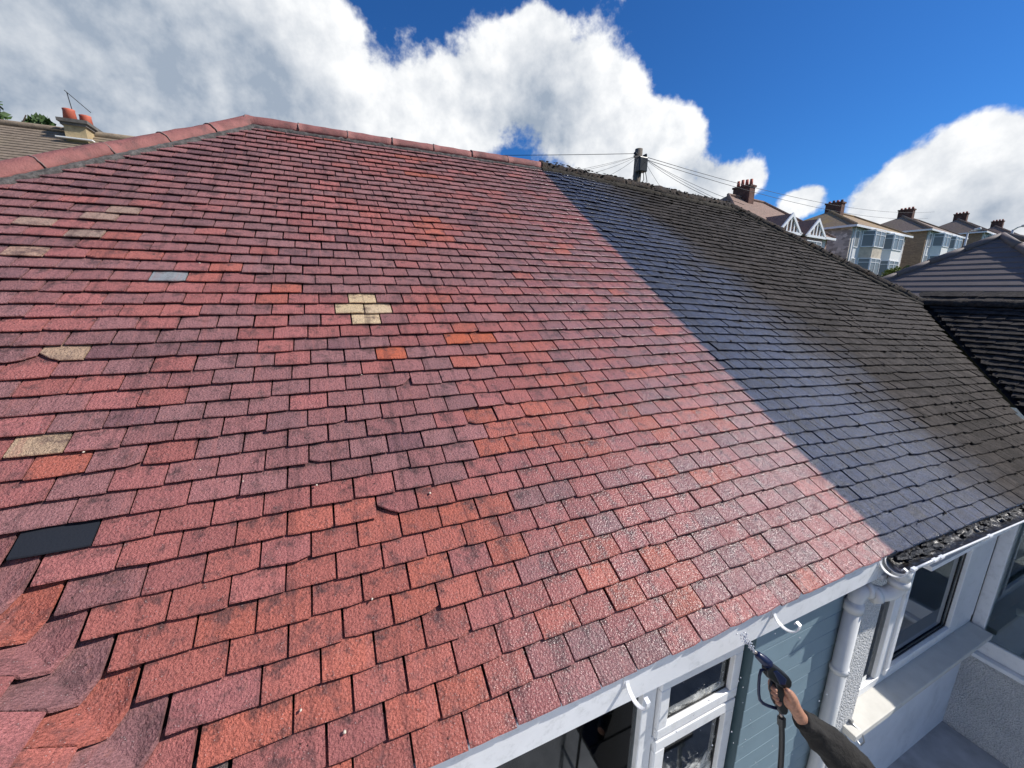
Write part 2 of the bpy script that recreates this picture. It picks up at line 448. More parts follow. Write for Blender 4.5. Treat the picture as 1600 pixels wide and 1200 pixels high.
def glass_mat(name, tint, refl=0.12, splash=False):
    m = bpy.data.materials.new(name); m.use_nodes = True
    T = NT(m.node_tree); T.n.clear()
    out = T.new('ShaderNodeOutputMaterial')
    tr = T.new('ShaderNodeBsdfTransparent'); tr.inputs[0].default_value = tint + (1,)
    gl = T.new('ShaderNodeBsdfGlossy'); gl.inputs['Roughness'].default_value = 0.03
    gl.inputs['Color'].default_value = (0.9, 0.95, 1.0, 1)
    fr = T.new('ShaderNodeFresnel'); fr.inputs['IOR'].default_value = 1.52
    mx = T.new('ShaderNodeMixShader')
    T.l.new(T.math('ADD', T.math('MULTIPLY', fr.outputs[0], 1.0), refl * 0.22, clamp=True), mx.inputs[0])
    T.l.new(tr.outputs[0], mx.inputs[1]); T.l.new(gl.outputs[0], mx.inputs[2])
    res = mx.outputs[0]
    if splash:
        P = T.new('ShaderNodeNewGeometry').outputs['Position']
        sep = T.new('ShaderNodeSeparateXYZ'); T.l.new(P, sep.inputs[0])
        n1 = T.noise(P, 9.0, 8.0, 0.72, 0.6)
        lowz = T.step(sep.outputs[2], splash[1], splash[0])
        mask = T.step(T.math('ADD', n1, T.math('MULTIPLY', lowz, 0.42)), 0.72, 0.95)
        dr = T.math('MULTIPLY', T.step(T.voro(P, 38.0), 0.2, 0.1), T.step(T.noise(P, 12.0, 2.0), 0.54, 0.62))
        mask = T.math('MAXIMUM', mask, dr)
        df = T.new('ShaderNodeBsdfPrincipled'); df.inputs['Base Color'].default_value = (0.82, 0.82, 0.76, 1)
        df.inputs['Roughness'].default_value = 0.25
        T.l.new(T.bump(T.noise(P, 70.0, 4.0), 1.0, 0.01), df.inputs['Normal'])
        m2 = T.new('ShaderNodeMixShader')
        T.l.new(mask, m2.inputs[0]); T.l.new(res, m2.inputs[1]); T.l.new(df.outputs[0], m2.inputs[2])
        res = m2.outputs[0]
    T.l.new(res, out.inputs[0])
    return m
M['glass'] = glass_mat('window_glass', (0.84, 0.92, 0.92), 0.6)
M['glass_dark'] = glass_mat('dark_window_glass', (0.26, 0.34, 0.36), 0.0)
M['glass_splash'] = glass_mat('wet_window_glass', (0.35, 0.4, 0.38), 0.3, splash=(-0.70, -0.50))
M['glass_splash2'] = glass_mat('splashed_window_glass', (0.35, 0.4, 0.38), 0.3, splash=(-1.5, -0.6))
def water_mat():
    m = bpy.data.materials.new('water_drops'); m.use_nodes = True
    b = m.node_tree.nodes['Principled BSDF']
    b.inputs['Base Color'].default_value = (0.9, 0.94, 1.0, 1)
    b.inputs['Roughness'].default_value = 0.08
    b.inputs['Transmission Weight'].default_value = 0.55
    b.inputs['IOR'].default_value = 1.33
    return m
M['water'] = water_mat()
def sludge_mat():
    m = bpy.data.materials.new('wet_gutter_silt'); m.use_nodes = True
    T = NT(m.node_tree); b = T.n['Principled BSDF']
    P = T.new('ShaderNodeNewGeometry').outputs['Position']
    T.set(b.inputs['Base Color'], T.mix(T.step(T.noise(P, 20.0, 6.0, 0.7), 0.42, 0.62), (0.009, 0.006, 0.004), (0.018, 0.022, 0.032)))
    b.inputs['Roughness'].default_value = 0.34
    b.inputs['Specular IOR Level'].default_value = 0.35
    T.l.new(T.bump(T.noise(P, 30.0, 3.0, 0.6), 0.6, 0.015), b.inputs['Normal'])
    return m
M['sludge'] = sludge_mat()
def masonry(name, c1, c2, mortar, sx, sy, bump=0.4):
    m = bpy.data.materials.new(name); m.use_nodes = True
    T = NT(m.node_tree); b = T.n['Principled BSDF']
    P = T.new('ShaderNodeNewGeometry').outputs['Position']
    v = T.voro(T.vmath('MULTIPLY', P, (sx, sx, sy)), 1.0, out='Color')
    bw = T.new('ShaderNodeRGBToBW'); T.l.new(v, bw.inputs[0])
    col = T.mix(T.lin(bw.outputs[0], 0.2, 0.8), c1, c2)
    ed = T.voro(T.vmath('MULTIPLY', P, (sx, sx, sy)), 1.0, feature='DISTANCE_TO_EDGE')
    col = T.mix(T.step(ed, 0.07, 0.02, 0, 0.8), col, mortar)
    col = T.mix(T.step(T.noise(P, 0.7, 4.0), 0.45, 0.7, 0, 0.3), col, mortar)
    T.set(b.inputs['Base Color'], col); b.inputs['Roughness'].default_value = 0.9
    return m
M['rubble'] = masonry('grey_rubble_stone', (0.34, 0.30, 0.27), (0.78, 0.70, 0.63), (0.50, 0.45, 0.40), 2.6, 4.2)
M['brown_brick'] = masonry('brown_brick', (0.28, 0.19, 0.12), (0.42, 0.29, 0.18), (0.27, 0.20, 0.14), 4.5, 12)
M['pink_brick'] = masonry('pink_brick', (0.32, 0.18, 0.14), (0.45, 0.28, 0.22), (0.4, 0.33, 0.29), 4.5, 12)
M['render_white'] = material('white_render', (0.88, 0.87, 0.83), 0.85, 0.06, 0.6)
M['render_grey'] = material('pale_grey_render', (0.68, 0.69, 0.70), 0.85, 0.1, 0.6)
M['render_cream'] = material('mottled_cream_panel', (0.60, 0.52, 0.41), 0.85, 0.3, 1.5)
def far_roof(name, base, lichen, amount):
    m = bpy.data.materials.new(name); m.use_nodes = True
    T = NT(m.node_tree); b = T.n['Principled BSDF']
    P = T.new('ShaderNodeNewGeometry').outputs['Position']
    col = T.mix(T.lin(T.noise(P, 6.0, 6.0, 0.75), 0.3, 0.7), tuple(c * 0.6 for c in base), tuple(c * 1.4 for c in base))
    col = T.mix(T.step(T.noise(P, 0.55, 6.0, 0.7), 0.44, 0.66, 0, amount), col, lichen)
    T.set(b.inputs['Base Color'], col); b.inputs['Roughness'].default_value = 0.9
    sep = T.new('ShaderNodeSeparateXYZ'); T.l.new(P, sep.inputs[0])
    saw = T.math('FRACT', T.math('MULTIPLY', sep.outputs[2], 9.0))
    T.l.new(T.bump(saw, 0.6, 0.05), b.inputs['Normal'])
    return m
M['roof_brown'] = far_roof('brown_tiled_roof', (0.24, 0.175, 0.14), (0.28, 0.21, 0.11), 0.35)
M['roof_lichen'] = far_roof('lichen_tiled_roof', (0.27, 0.19, 0.12), (0.42, 0.28, 0.09), 0.7)
M['roof_pink'] = far_roof('pinkish_tiled_roof', (0.27, 0.175, 0.135), (0.20, 0.15, 0.12), 0.4)
M['roof_grey'] = far_roof('grey_brown_roof', (0.22, 0.17, 0.125), (0.30, 0.245, 0.16), 0.5)

# ------------------------------------------------------------------ the setting: ground
GZ = -3.28
def rise(x, y):
    d = math.hypot(max(x, 0) if y > 0 else max(x, 0), max(y, 0) * 1.0) if (x > 0 or y > 0) else 0
    if x < 0 and y > 0: d = y
    pts = [(0, 0), (14, 0), (50, 5.4), (70, 6.8), (92, 8.2), (112, 8.9), (300, 20), (900, 30), (6000, 30)]
    for (a, ha), (b, hb) in zip(pts, pts[1:]):
        if d <= b: return ha + (hb - ha) * (d - a) / (b - a)
    return 30
def grid_axis():
    a = [-2000, -900, -400, -200, -120, -80]
    k = -60
    while k <= 140: a.append(k); k += 5
    return a + [160, 190, 240, 320, 450, 700, 1100, 2000]
ax = grid_axis(); nA = len(ax)
vv = [(x, y, GZ - 0.02 + rise(x, y)) for y in ax for x in ax]
ff = [(j * nA + i, j * nA + i + 1, (j + 1) * nA + i + 1, (j + 1) * nA + i) for j in range(nA - 1) for i in range(nA - 1)]
M['grass'] = material('grass_and_gardens', (0.055, 0.085, 0.028), 0.95, 0.5, 0.4)
g = add('ground', vv, ff, M['grass'], smooth=True); g['kind'] = 'structure'
pv = MB().box((-4.6, -6, GZ - 0.2), (6.14, 0.34, GZ + 0.012)).build('patio_pavement', M['concrete']); pv['kind'] = 'structure'

# ------------------------------------------------------------------ roof geometry of the two joined houses
PITCH = radians(35.98); CP, SP = cos(PITCH), sin(PITCH); TP = SP / CP
G = 0.10239; TW = 0.168; C0 = -0.145; MIDX = 3.0
RIDGE_Y = 4.12; RIDGE_X = -0.40
DRIFT = [(1, -0.36), (5, -0.21), (9, 0.06), (13, 0.4), (17, 0.39), (19, 0.25), (22, 0.05), (25, -0.19), (27, -0.1), (29, -0.08), (31, 0.08), (34, 0.01), (36, -0.07), (40, -0.05), (44, -0.08), (46, 0.05), (48, 0.1), (49, 0.0)]
def drift(r):
    for (a, x), (b, y) in zip(DRIFT, DRIFT[1:]):
        if a <= r <= b: return x + (y - x) * (r - a) / (b - a)
    return -0.36
def sag(p):
    return (p[0], p[1], p[2] - 0.052 * max(0.0, p[0] - 3.0))
def surf(a, s, h): return (a, s * CP - h * SP, s * SP + h * CP)
def pl_main(a, s, h): return sag(surf(a, s, h))
def pl_wing_l(a, s, h):
    x, y, z = surf(a, s, h); return (C0 - y, C0 - x, z)
def pl_wing_r(a, s, h):
    x, y, z = surf(a, s, h); return sag((6.0 - C0 + y, C0 - x, z))
def project(p):
    d = Vector(p) - CAM
    z = d.dot(FWD)
    if z < 0.05: return None
    return (800 + 625 * d.dot(RIGHT) / z, 600 - 625 * d.dot(UP) / z)

MAUVE = (0.268, 0.138, 0.138); PINK = (0.345, 0.132, 0.127); ORANGE = (0.425, 0.128, 0.090); DUSK = (0.195, 0.098, 0.106); TAN = (0.39, 0.262, 0.205)
def lerp3(a, b, t): return tuple(x + (y - x) * t for x, y in zip(a, b))
SPECIAL = [(-5.25, 39.4, (0.020, 0.024, 0.032, 0.0)), (-4.27, 39.4, (0.020, 0.024, 0.032, 0.0)), (-3.81, 24.4, (0.27, 0.29, 0.30, 0.6)), (2.37, 26.7, (0.64, 0.48, 0.29)), (2.02, 27.7, (0.60, 0.46, 0.28)), (2.83, 27.75, (0.63, 0.48, 0.31)), (2.41, 28.6, (0.66, 0.50, 0.31)),
           (-7.74, 19.3, TAN), (-6.7, 18.4, TAN), (-5.75, 17.35, TAN), (-7.6, 22.2, (0.45, 0.29, 0.215)), (-6.4, 20.4, (0.36, 0.25, 0.20)), (-5.56, 30.3, (0.42, 0.29, 0.20)), (-5.15, 35.4, (0.46, 0.33, 0.22)),
           (5.17, 30.6, (0.50, 0.13, 0.07)), (6.1, 30.6, (0.49, 0.13, 0.07)), (2.97, 31.6, (0.52, 0.135, 0.075))]
DRIFTS = [(5.6, 34, 2.6, 3.6, 0.45), (1.0, 43.5, 3, 3, 0.28), (-1, 26, 2.6, 1.6, 0.34), (9, 38, 2.6, 3, 0.2), (-3, 46, 3, 3, 0.3), (14, 35, 2, 5, 0.14), (4, 20, 3, 7, 0.16), (-6, 15, 5, 7, -0.22), (0, 9, 5, 6, -0.14), (2.5, 37.5, 3.4, 2.4, -0.16), (-4, 33, 4, 4, -0.1), (8, 26, 3, 4, 0.08)]
def tile_color(u, r):
    n1 = mnoise.noise(Vector((u * 0.22, r * 0.16, 3.3)))
    n2 = mnoise.noise(Vector((u * 0.55 + 9, r * 0.5, 8.1)))
    low = max(0.0, min(1.0, (r - 36) / 12)) * max(0.0, min(1.0, (9 - u) / 8))
    v = n1 * 0.42 + n2 * 0.34 + random.gauss(0, 0.13) + 0.30 * low - 0.02
    for bu, br, su_, sr_, w_ in DRIFTS: v += w_ * math.exp(-((u - bu) / su_) ** 2 - ((r - br) / sr_) ** 2)
    if v > 0.30: c = lerp3(ORANGE, PINK, random.random() * 0.55)
    elif v > 0.06: c = lerp3(PINK, ORANGE, random.random() * 0.3)
    elif v > -0.34: c = lerp3(MAUVE, PINK, random.random() * 0.55)
    else: c = lerp3(MAUVE, DUSK, 0.3 + random.random() * 0.7)
    k = random.uniform(0.88, 1.12) * 1.06
    return (c[0] * k, c[1] * k, c[2] * k)

NX = 5
ALONG = [-0.2] * NX + [0.0] * NX + [0.04] * NX + [0.93] * NX + [1.6] * NX + [1.6] * 2
def tile_mesh(pl, a0, a1, sb, tint, bound=None, cutlo=None, chip=None, lift=0.0, amp=1.0, length=0.17):
    """a plain tile with cambered face, rounded worn tail and thickness; bound(s)->(lo,hi) clips it to hip or valley"""
    w = a1 - a0
    skew = random.gauss(0, 0.0017) * amp
    tip = random.gauss(0, 0.0012) * amp
    cam_ = random.uniform(0.0, 0.0016)
    ds = random.gauss(0, 0.0022) * amp
    if amp > 1.2 and random.random() < 0.06: ds -= random.uniform(0.004, 0.014)
    roll = random.gauss(0, 0.0012) * amp
    T = 0.0092
    rows = []
    jag = [random.gauss(0, 0.0009) for _ in range(NX)]
    jag[0] += random.uniform(0, 0.003); jag[-1] += random.uniform(0, 0.003)
    raise_ = [0.0] * NX
    if chip:
        for i, d in chip.items(): raise_[i] = d
    for (off, hh) in ((0.0015, -T), (0.0, -0.0035), (0.0045, 0.0), (0.095, None), (length, None)):
        row = []
        for i in range(NX):
            x = i / (NX - 1)
            a = a0 + w * x
            s = sb + ds + off + skew * (x - 0.5) * 2
            if off < 0.05: s += jag[i] + raise_[i]
            h = lift + tip + roll * (x - 0.5) * 2 + cam_ * (1 - (2 * x - 1) ** 2)
            h -= 0.0285 * (s - sb) / 0.17
            if hh is not None: h += hh
            if bound:
                lo, hi = bound(s)
                a = min(max(a, lo), hi)
            row.append((a, s, h))
        rows.append(row)
    hb0 = (rows[4][0][0], rows[4][0][1], rows[4][0][2] - T); hb1 = (rows[4][-1][0], rows[4][-1][1], rows[4][-1][2] - T)
    v = [pl(*p) for row in rows for p in row] + [pl(*hb0), pl(*hb1)]
    f = []
    for j in range(4):
        for i in range(NX - 1):
            f.append((j * NX + i, j * NX + i + 1, (j + 1) * NX + i + 1, (j + 1) * NX + i))
    f.append((4 * NX, 3 * NX, 2 * NX, NX, 0, 5 * NX)[::-1]); e = NX - 1
    f.append((4 * NX + e, 5 * NX + 1, e, NX + e, 2 * NX + e, 3 * NX + e)[::-1])
    if pl is not pl_main: f = [q[::-1] for q in f]
    return v, f, tint

def area_px(v):
    q = [project(v[i]) for i in (NX, 2 * NX - 1, 4 * NX - 1, 3 * NX)]
    if any(p is None for p in q): return 0.0
    cx = sum(p[0] for p in q) / 4; cy = sum(p[1] for p in q) / 4
    if not (-5 < cx < 1605 and -5 < cy < 1205): return 0.0
    return abs(sum(q[i][0] * q[(i + 1) % 4][1] - q[(i + 1) % 4][0] * q[i][1] for i in range(4))) / 2

def main_bound(s):
    y = s * CP
    if y > 2.2: lo = RIDGE_X - (RIDGE_Y - y) + 0.05
    else: lo = C0 - y + 0.08
    hi_l = 6.0 - lo
    return lo, (hi_l - 0.03 if y <= 2.2 else hi_l)
red_tiles, dark_tiles = [], []
def special(u, r):
    for su, sr, c in SPECIAL:
        if abs(su - u) < 0.5 and abs(sr + 0.5 - r) < 0.5: return c
    return None
CHIPS = {(-5.48, 31): {0: 0.055, 1: 0.02}, (-6.4, 31): {4: 0.045, 3: 0.012}, (2.6, 34): {3: 0.012, 4: 0.062}, (2.65, 41): {0: 0.05, 1: 0.022}, (0.05, 42): {4: 0.012}, (5.0, 37): {0: 0.018}, (1.2, 36): {4: 0.014}}
for r in range(-1, 50):
    sb = (49 - r) * G
    lo, hi = main_bound(sb + 0.05)
    off = (0.0 if r % 2 else 0.5) + drift(r)
    y = sb * CP
    starts = []
    valley_row = y < 2.15
    x0 = (-0.059 - y) if valley_row else lo - TW
    k = math.floor((x0 / TW) - off)
    if valley_row:
        k = math.ceil((x0 / TW) - off + 0.45)
        starts.append((x0, (k + off) * TW))
    while (k + off) * TW < hi + 0.02:
        a0 = (k + off) * TW
        starts.append((a0, a0 + TW))
        k += 1
    for (a0, a1) in starts:
        if a1 < lo + 0.02 or a0 > hi - 0.01: continue
        um = (a0 + a1) / 2 / TW
        sc = special(um, r)
        tint = sc if sc else tile_color(um, r)
        dark = (a0 + a1) / 2 > 3.0
        chip = None
        for (cu, cr), c in CHIPS.items():
            if cr == r and abs(cu - um) < 0.5: chip = c
        if chip is None and random.random() < 0.02: chip = {random.choice((0, 4)): random.uniform(0.004, 0.014)}
        gap = 0.0031 + abs(random.gauss(0, 0.0011))
        und = 0.0035 * mnoise.noise(Vector((a0 * 1.3, sb * 1.1, 2.0)))
        if dark: und += 0.009 * mnoise.noise(Vector((a0 * 0.9, sb * 1.4, 5.0)))
        b_ = (lambda s: (-9, main_bound(s)[1])) if valley_row else main_bound
        t = tile_mesh(pl_main, a0 + gap, a1 - gap, sb, tint, b_, chip=chip, lift=und, amp=1.35 if dark else 1.0)
        (dark_tiles if dark else red_tiles).append((area_px(t[0]), t))
# the wing to the left, courses running towards the viewer
for r in range(22, 50):
    sb = (49 - r) * G
    off = 0.0 if r % 2 else 0.5
    x0 = -0.067 - sb * CP
    k = math.ceil(x0 / TW - off + 0.45)
    starts = [(x0, (k + off) * TW)]
    while (k + off) * TW < 2.2:
        starts.append(((k + off) * TW, (k + off + 1) * TW)); k += 1
    for a0, a1 in starts:
        t = tile_mesh(pl_wing_l, a0 + 0.002, a1 - 0.002, sb, tile_color((a0 + a1) / 2 / TW - 14, r + 5), None)
        red_tiles.append((area_px(t[0]), t))
# the wing to the right
for r in range(21, 50):
    sb = (49 - r) * G
    off = 0.2 if r % 2 else 0.7
    x0 = C0 - sb * CP + 0.03
    k = math.floor(x0 / TW - off)
    while (k + off) * TW < 2.6:
        a0 = (k + off) * TW; k += 1
        if a0 + TW < x0 + 0.02: continue
        und = 0.010 * mnoise.noise(Vector((a0 * 0.9, sb * 1.4, 25.0)))
        t = tile_mesh(pl_wing_r, a0 + 0.002, a0 + TW - 0.002, sb, tile_color(a0 / TW, r), lambda s: (C0 - s * CP + 0.03, 99), lift=und, amp=1.9)
        dark_tiles.append((area_px(t[0]), t))

red_house = empty('house', (0.6, 4.1, GZ), 'bungalow with washed red clay tile roof and blue-grey boarded wall', 'house')
dark_house = empty('house', (5.4, 4.1, GZ), 'joined bungalow with unwashed dark mossy tile roof and pebbledash wall', 'house')

def deck(parent, side):
    m = MB()
    h = -0.064
    if side == 'red':
        P = lambda x, y: pl_main(x, y / CP, h)
        m.merge([P(C0, 0.03), P(3.0, 0.03), P(3.0, RIDGE_Y), P(RIDGE_X, RIDGE_Y), P(RIDGE_X - 1.92, 2.2)], [(0, 1, 2, 3, 4)])
        Q = lambda x, y: pl_wing_l(x, y / CP, h)
        m.merge([Q(C0, 0.03), Q(5.2, 0.03), Q(5.2, 2.2), Q(C0 - 2.2, 2.2)], [(3, 2, 1, 0)])
        zr = 2.2 * TP + h / CP; xr = C0 - 2.2
        # hidden slopes: left side of the wing, left hip and rear
        R_ = (RIDGE_X, RIDGE_Y, RIDGE_Y * TP + h / CP)
        m.merge([(xr, C0 + 2.2 - C0 + C0, zr), (xr, -5.2, zr), (xr - 2.2, -5.2, h), (xr - 2.2, RIDGE_Y, h), (xr - 2.2, 2 * RIDGE_Y, h), R_, (3.0, RIDGE_Y, R_[2]), (3.0, 2 * RIDGE_Y, h), (xr, 2.2, zr)],
                [(8, 1, 2, 3), (8, 3, 4, 5), (5, 4, 7, 6)])
    else:
        P = lambda x, y: pl_main(x, y / CP, h)
        m.merge([P(3.0, 0.03), P(6.0 - C0, 0.03), P(8.32, 2.2), P(6.0 - RIDGE_X, RIDGE_Y), P(3.0, RIDGE_Y)], [(0, 1, 2, 3, 4)])
        Q = lambda x, y: pl_wing_r(x, y / CP, h)
        m.merge([Q(C0, 0.03), Q(2.7, 0.03), Q(2.7, 2.2), Q(C0 - 2.2, 2.2)], [(0, 1, 2, 3)])
        R_ = sag((6.0 - RIDGE_X, RIDGE_Y, RIDGE_Y * TP + h / CP)); rr = sag((8.345, 2.2, 2.2 * TP + h / CP))
        fr = (8.345, -2.85, rr[2])
        m.merge([rr, fr, (10.5, -2.85, -0.4), (10.5, 2 * RIDGE_Y, -0.4), R_, (3.0, RIDGE_Y, RIDGE_Y * TP + h / CP), (3.0, 2 * RIDGE_Y, h)],
                [(0, 2, 1), (0, 3, 2), (4, 3, 0), (5, 6, 3, 4)])
    return m.build('roof', M['underlay'], parent)
red_roof = deck(red_house, 'red')
dark_roof = deck(dark_house, 'dark')

def lay(tiles, roof):
    tiles.sort(key=lambda t: -t[0])
    for ar, (v, f, t) in tiles[:300]:
        add('roof_tile', v, f, M['tile'], roof, smooth=False, tints=[t] * len(v), along=ALONG)
    V, F, TT, AL = [], [], [], []
    for ar, (v, f, t) in tiles[300:]:
        b = len(V); V += v; F += [tuple(i + b for i in q) for q in f]; TT += [t] * len(v); AL += ALONG
    o = add('tile_courses', V, F, M['tile'], roof, tints=TT, along=AL); o['kind'] = 'stuff'
lay(red_tiles, red_roof)
lay(dark_tiles, dark_roof)

# valley tiles: dished pieces that sweep from one slope round to the other
def smax(a, b, k=0.007): return 0.5 * (a + b + math.sqrt((a - b) ** 2 + k * k))
def valley_point(x, y, h):
    return (x, y, smax(y * TP, (C0 - x) * TP) + h / CP)
for r in range(27, 50):
    sb = (49 - r) * G
    yb = sb * CP; xj = -0.067 - yb
    tint = tile_color(-16 + r * 0.9, r + 3)
    if random.random() < 0.12: tint = (0.17, 0.135, 0.125)
    elif r % 3 == 0: tint = lerp3(ORANGE, PINK, random.random() * 0.4)
    elif r % 3 == 1: tint = lerp3(MAUVE, PINK, random.random())
    dy = G * CP
    rows = []
    for j, (k, hh) in enumerate(((0.0, -0.0135), (0.0, -0.003), (0.045, 0.0), (1.3, 0.0), (2.6, 0.0))):
        row = []
        n = 9
        yy = yb + dy * k
        for i in range(n):
            t = i / (n - 1) * 2 - 1                     # -1 main side, +1 wing side
            jx = -0.069 - yb                             # joint stays put up the slope
            px, py = jx, yy                              # main side point
            qx, qy = C0 - yy, C0 - jx                    # mirrored wing side point
            mx_, my_ = (px + qx) / 2, (py + qy) / 2
            # tail dips down the valley
            dip = 0.004
            mx_ += dip; my_ -= dip
            a_ = abs(t)
            ex, ey = (px, py) if t < 0 else (qx, qy)
            w_ = a_
            x = mx_ + (ex - mx_) * w_; y = my_ + (ey - my_) * w_
            h = hh - 0.036 * k * 0.6 * (0.5 + 0.5 * a_) + 0.004 * a_ + 0.0015 * mnoise.noise(Vector((x * 14, y * 14, r)))
            row.append(valley_point(x, y, h))
        rows.append(row)
    n = 9
    v = [p for row in rows for p in row]
    f = [(j * n + i, (j + 1) * n + i, (j + 1) * n + i + 1, j * n + i + 1)[::-1] for j in range(4) for i in range(n - 1)]
    f = [q[::-1] for q in f]
    for e in (0, n - 1):
        b = len(v)
        base = [rows[j][e] for j in (2, 3, 4)]
        v += [(p[0], p[1], p[2] - 0.016) for p in base]
        f += [(2 * n + e, 3 * n + e, b + 1, b), (3 * n + e, 4 * n + e, b + 2, b + 1), (0 + e, n + e, 2 * n + e, b)]
    add('valley_tile', v, f, M['tile'], red_roof, tints=[tint] * len(v))

# ridge and hip tiles
def ridge_run(A, B, n, rad, mat, parent, rough, name, upv, seed, joint=False):
    A = Vector(A); B = Vector(B); ax_ = (B - A); L = ax_.length; ax_.normalize()
    up_ = (Vector(upv) - ax_ * Vector(upv).dot(ax_)).normalized(); side = ax_.cross(up_)
    seg = 12; nl = 7
    for k in range(n):
        s0 = L * k / n + 0.004; s1 = L * (k + 1) / n + 0.012
        tiltz = random.gauss(0, 0.004); ro = random.gauss(0, 0.03); side_off = random.gauss(0, 0.004)
        v = []; f = []
        for layer, dr in ((0, 0.0), (1, -0.016)):
            for i in range(nl):
                s = s0 + (s1 - s0) * i / (nl - 1)
                rr_ = rad * (1.0 + 0.035 * (1 - i / (nl - 1))) + dr + random.gauss(0, 0.0006)
                for j in range(seg + 1):
                    an = pi * (-0.06 + 1.12 * j / seg) + ro
                    p = A + ax_ * s + side * (cos(an) * rr_ + side_off) + up_ * (sin(an) * rr_ * 0.93 + tiltz * (i / (nl - 1)))
                    if layer == 0:
                        q = p * 9 + Vector((seed, k * 2.3, 0))
                        p = p + (side * cos(an) + up_ * sin(an)) * (rough * (mnoise.noise(q) + 0.6 * mnoise.noise(q * 2.7)))
                    v.append(tuple(p))
        st = (seg + 1); off2 = nl * st
        for i in range(nl - 1):
            for j in range(seg):
                a = i * st + j
                f.append((a, a + 1, a + st + 1, a + st))
                f.append((off2 + a, off2 + a + st, off2 + a + st + 1, off2 + a + 1))
        for i in (0, nl - 1):
            for j in range(seg):
                a = i * st + j
                f.append((a, a + 1, off2 + a + 1, off2 + a))
        for j in (0, seg):
            for i in range(nl - 1):
                a = i * st + j
                f.append((a, a + st, off2 + a + st, off2 + a))
        add(name, v, f, mat, parent, smooth=True)
        if joint:
            jm = MB(); jp = [A + ax_ * (s0 + random.uniform(-0.004, 0.004)) + side * cos(pi * (0.0 + j / 10)) * rad * 1.03 + up_ * sin(pi * j / 10) * rad * 0.955 for j in range(11)]
            jm.tube(jp, [0.0045 + 0.003 * abs(mnoise.noise(p * 30)) for p in jp], 6); jm.build('mortar_joint', M['joint'], parent, smooth=True)
def ragged(path_fn, n, w, hgt, seed, mat, name, parent):
    """a strip of rough bedding mortar along a line"""
    v = []; f = []
    for i in range(n + 1):
        c, across, upv = path_fn(i / n)
        c = Vector(c); across = Vector(across); upv = Vector(upv)
        wo_ = w * (1 + 0.75 * mnoise.noise(Vector((i * 0.6, seed, 0))) + random.uniform(-0.2, 0.2))
        ho = hgt * (1 + 0.5 * mnoise.noise(Vector((i * 0.9, seed, 7))))
        v += [tuple(c - across * 0.03 + upv * ho), tuple(c + across * wo_ * 0.5 + upv * ho * 0.9), tuple(c + across * wo_ + upv * ho * 0.1), tuple(c + across * wo_ - upv * 0.03)]
    for i in range(n):
        for k in range(3):
            a = i * 4 + k; f.append((a, a + 4, a + 5, a + 1))
    add(name, v, f, mat, parent, smooth=True)
zR = RIDGE_Y * TP - 0.038
RR = 0.088
ridge_run((RIDGE_X, RIDGE_Y, zR), (2.80, RIDGE_Y, zR), 7, RR, M['ridge_red'], red_roof, 0.004, 'ridge_tile', (0, 0, 1), 1.0, True)
def on(x): return sag((x, RIDGE_Y, zR))
ridge_run(on(2.81), on(4.6), 4, RR + 0.004, M['ridge_dark'], dark_roof, 0.020, 'ridge_tile', (0, 0, 1), 4.0)
ridge_run(on(4.6), on(6.36), 4, RR + 0.004, M['ridge_dark'], dark_roof, 0.020, 'ridge_tile', (0, 0, 1), 9.0)
hx, hy, hz = RIDGE_X, RIDGE_Y, zR
wz = 2.2 * TP - 0.038
ridge_run((C0 - 2.2, 2.2, wz), (hx + 0.03, hy + 0.02, hz), 7, RR, M['ridge_red'], red_roof, 0.005, 'hip_tile', (0, 0, 1), 12.0, True)
e2 = sag((8.345, 2.2, wz)); s2 = on(6.36)
ridge_run(s2, e2, 7, RR, M['ridge_dark'], dark_roof, 0.014, 'hip_tile', (0, 0, 1), 15.0)
ridge_run((C0 - 2.2, 2.2, wz), (C0 - 2.2, -5.2, wz), 16, RR, M['ridge_red'], red_roof, 0.005, 'wing_ridge_tile', (0, 0, 1), 17.0)
e3 = (8.345, -2.8, e2[2])
ridge_run(e2, e3, 11, RR, M['ridge_dark'], dark_roof, 0.012, 'wing_ridge_tile', (0, 0, 1), 21.0)
nm = (0, -SP, CP)
ragged(lambda t: (surf(RIDGE_X + 3.2 * t, (RIDGE_Y - 0.095) / CP, -0.012), (0, -CP, -SP), nm), 90, 0.026, 0.022, 1, M['mortar'], 'mortar_bed', red_roof)
ragged(lambda t: (pl_main(2.8 + 3.56 * t, (RIDGE_Y - 0.095) / CP, -0.01), (0, -CP, -SP), nm), 110, 0.05, 0.03, 4, M['moss'], 'moss_bed', dark_roof)
hd = Vector((0.7071, -0.7071, 0))
ragged(lambda t: (surf(C0 - 2.2 + (RIDGE_X - C0 + 2.2) * t + 0.085, (2.2 + (RIDGE_Y - 2.2) * t - 0.085) / CP, -0.012), tuple(surf(0.7, -0.7 * 0.6, 0)), nm), 120, 0.026, 0.018, 2, M['mortar'], 'mortar_bed', red_roof)
ragged(lambda t: (pl_main(6.36 + 1.95 * t - 0.09, (RIDGE_Y - 1.92 * t - 0.07) / CP, -0.012), tuple(surf(-0.7, -0.5, 0)), nm), 90, 0.04, 0.026, 6, M['moss'], 'moss_bed', dark_roof)

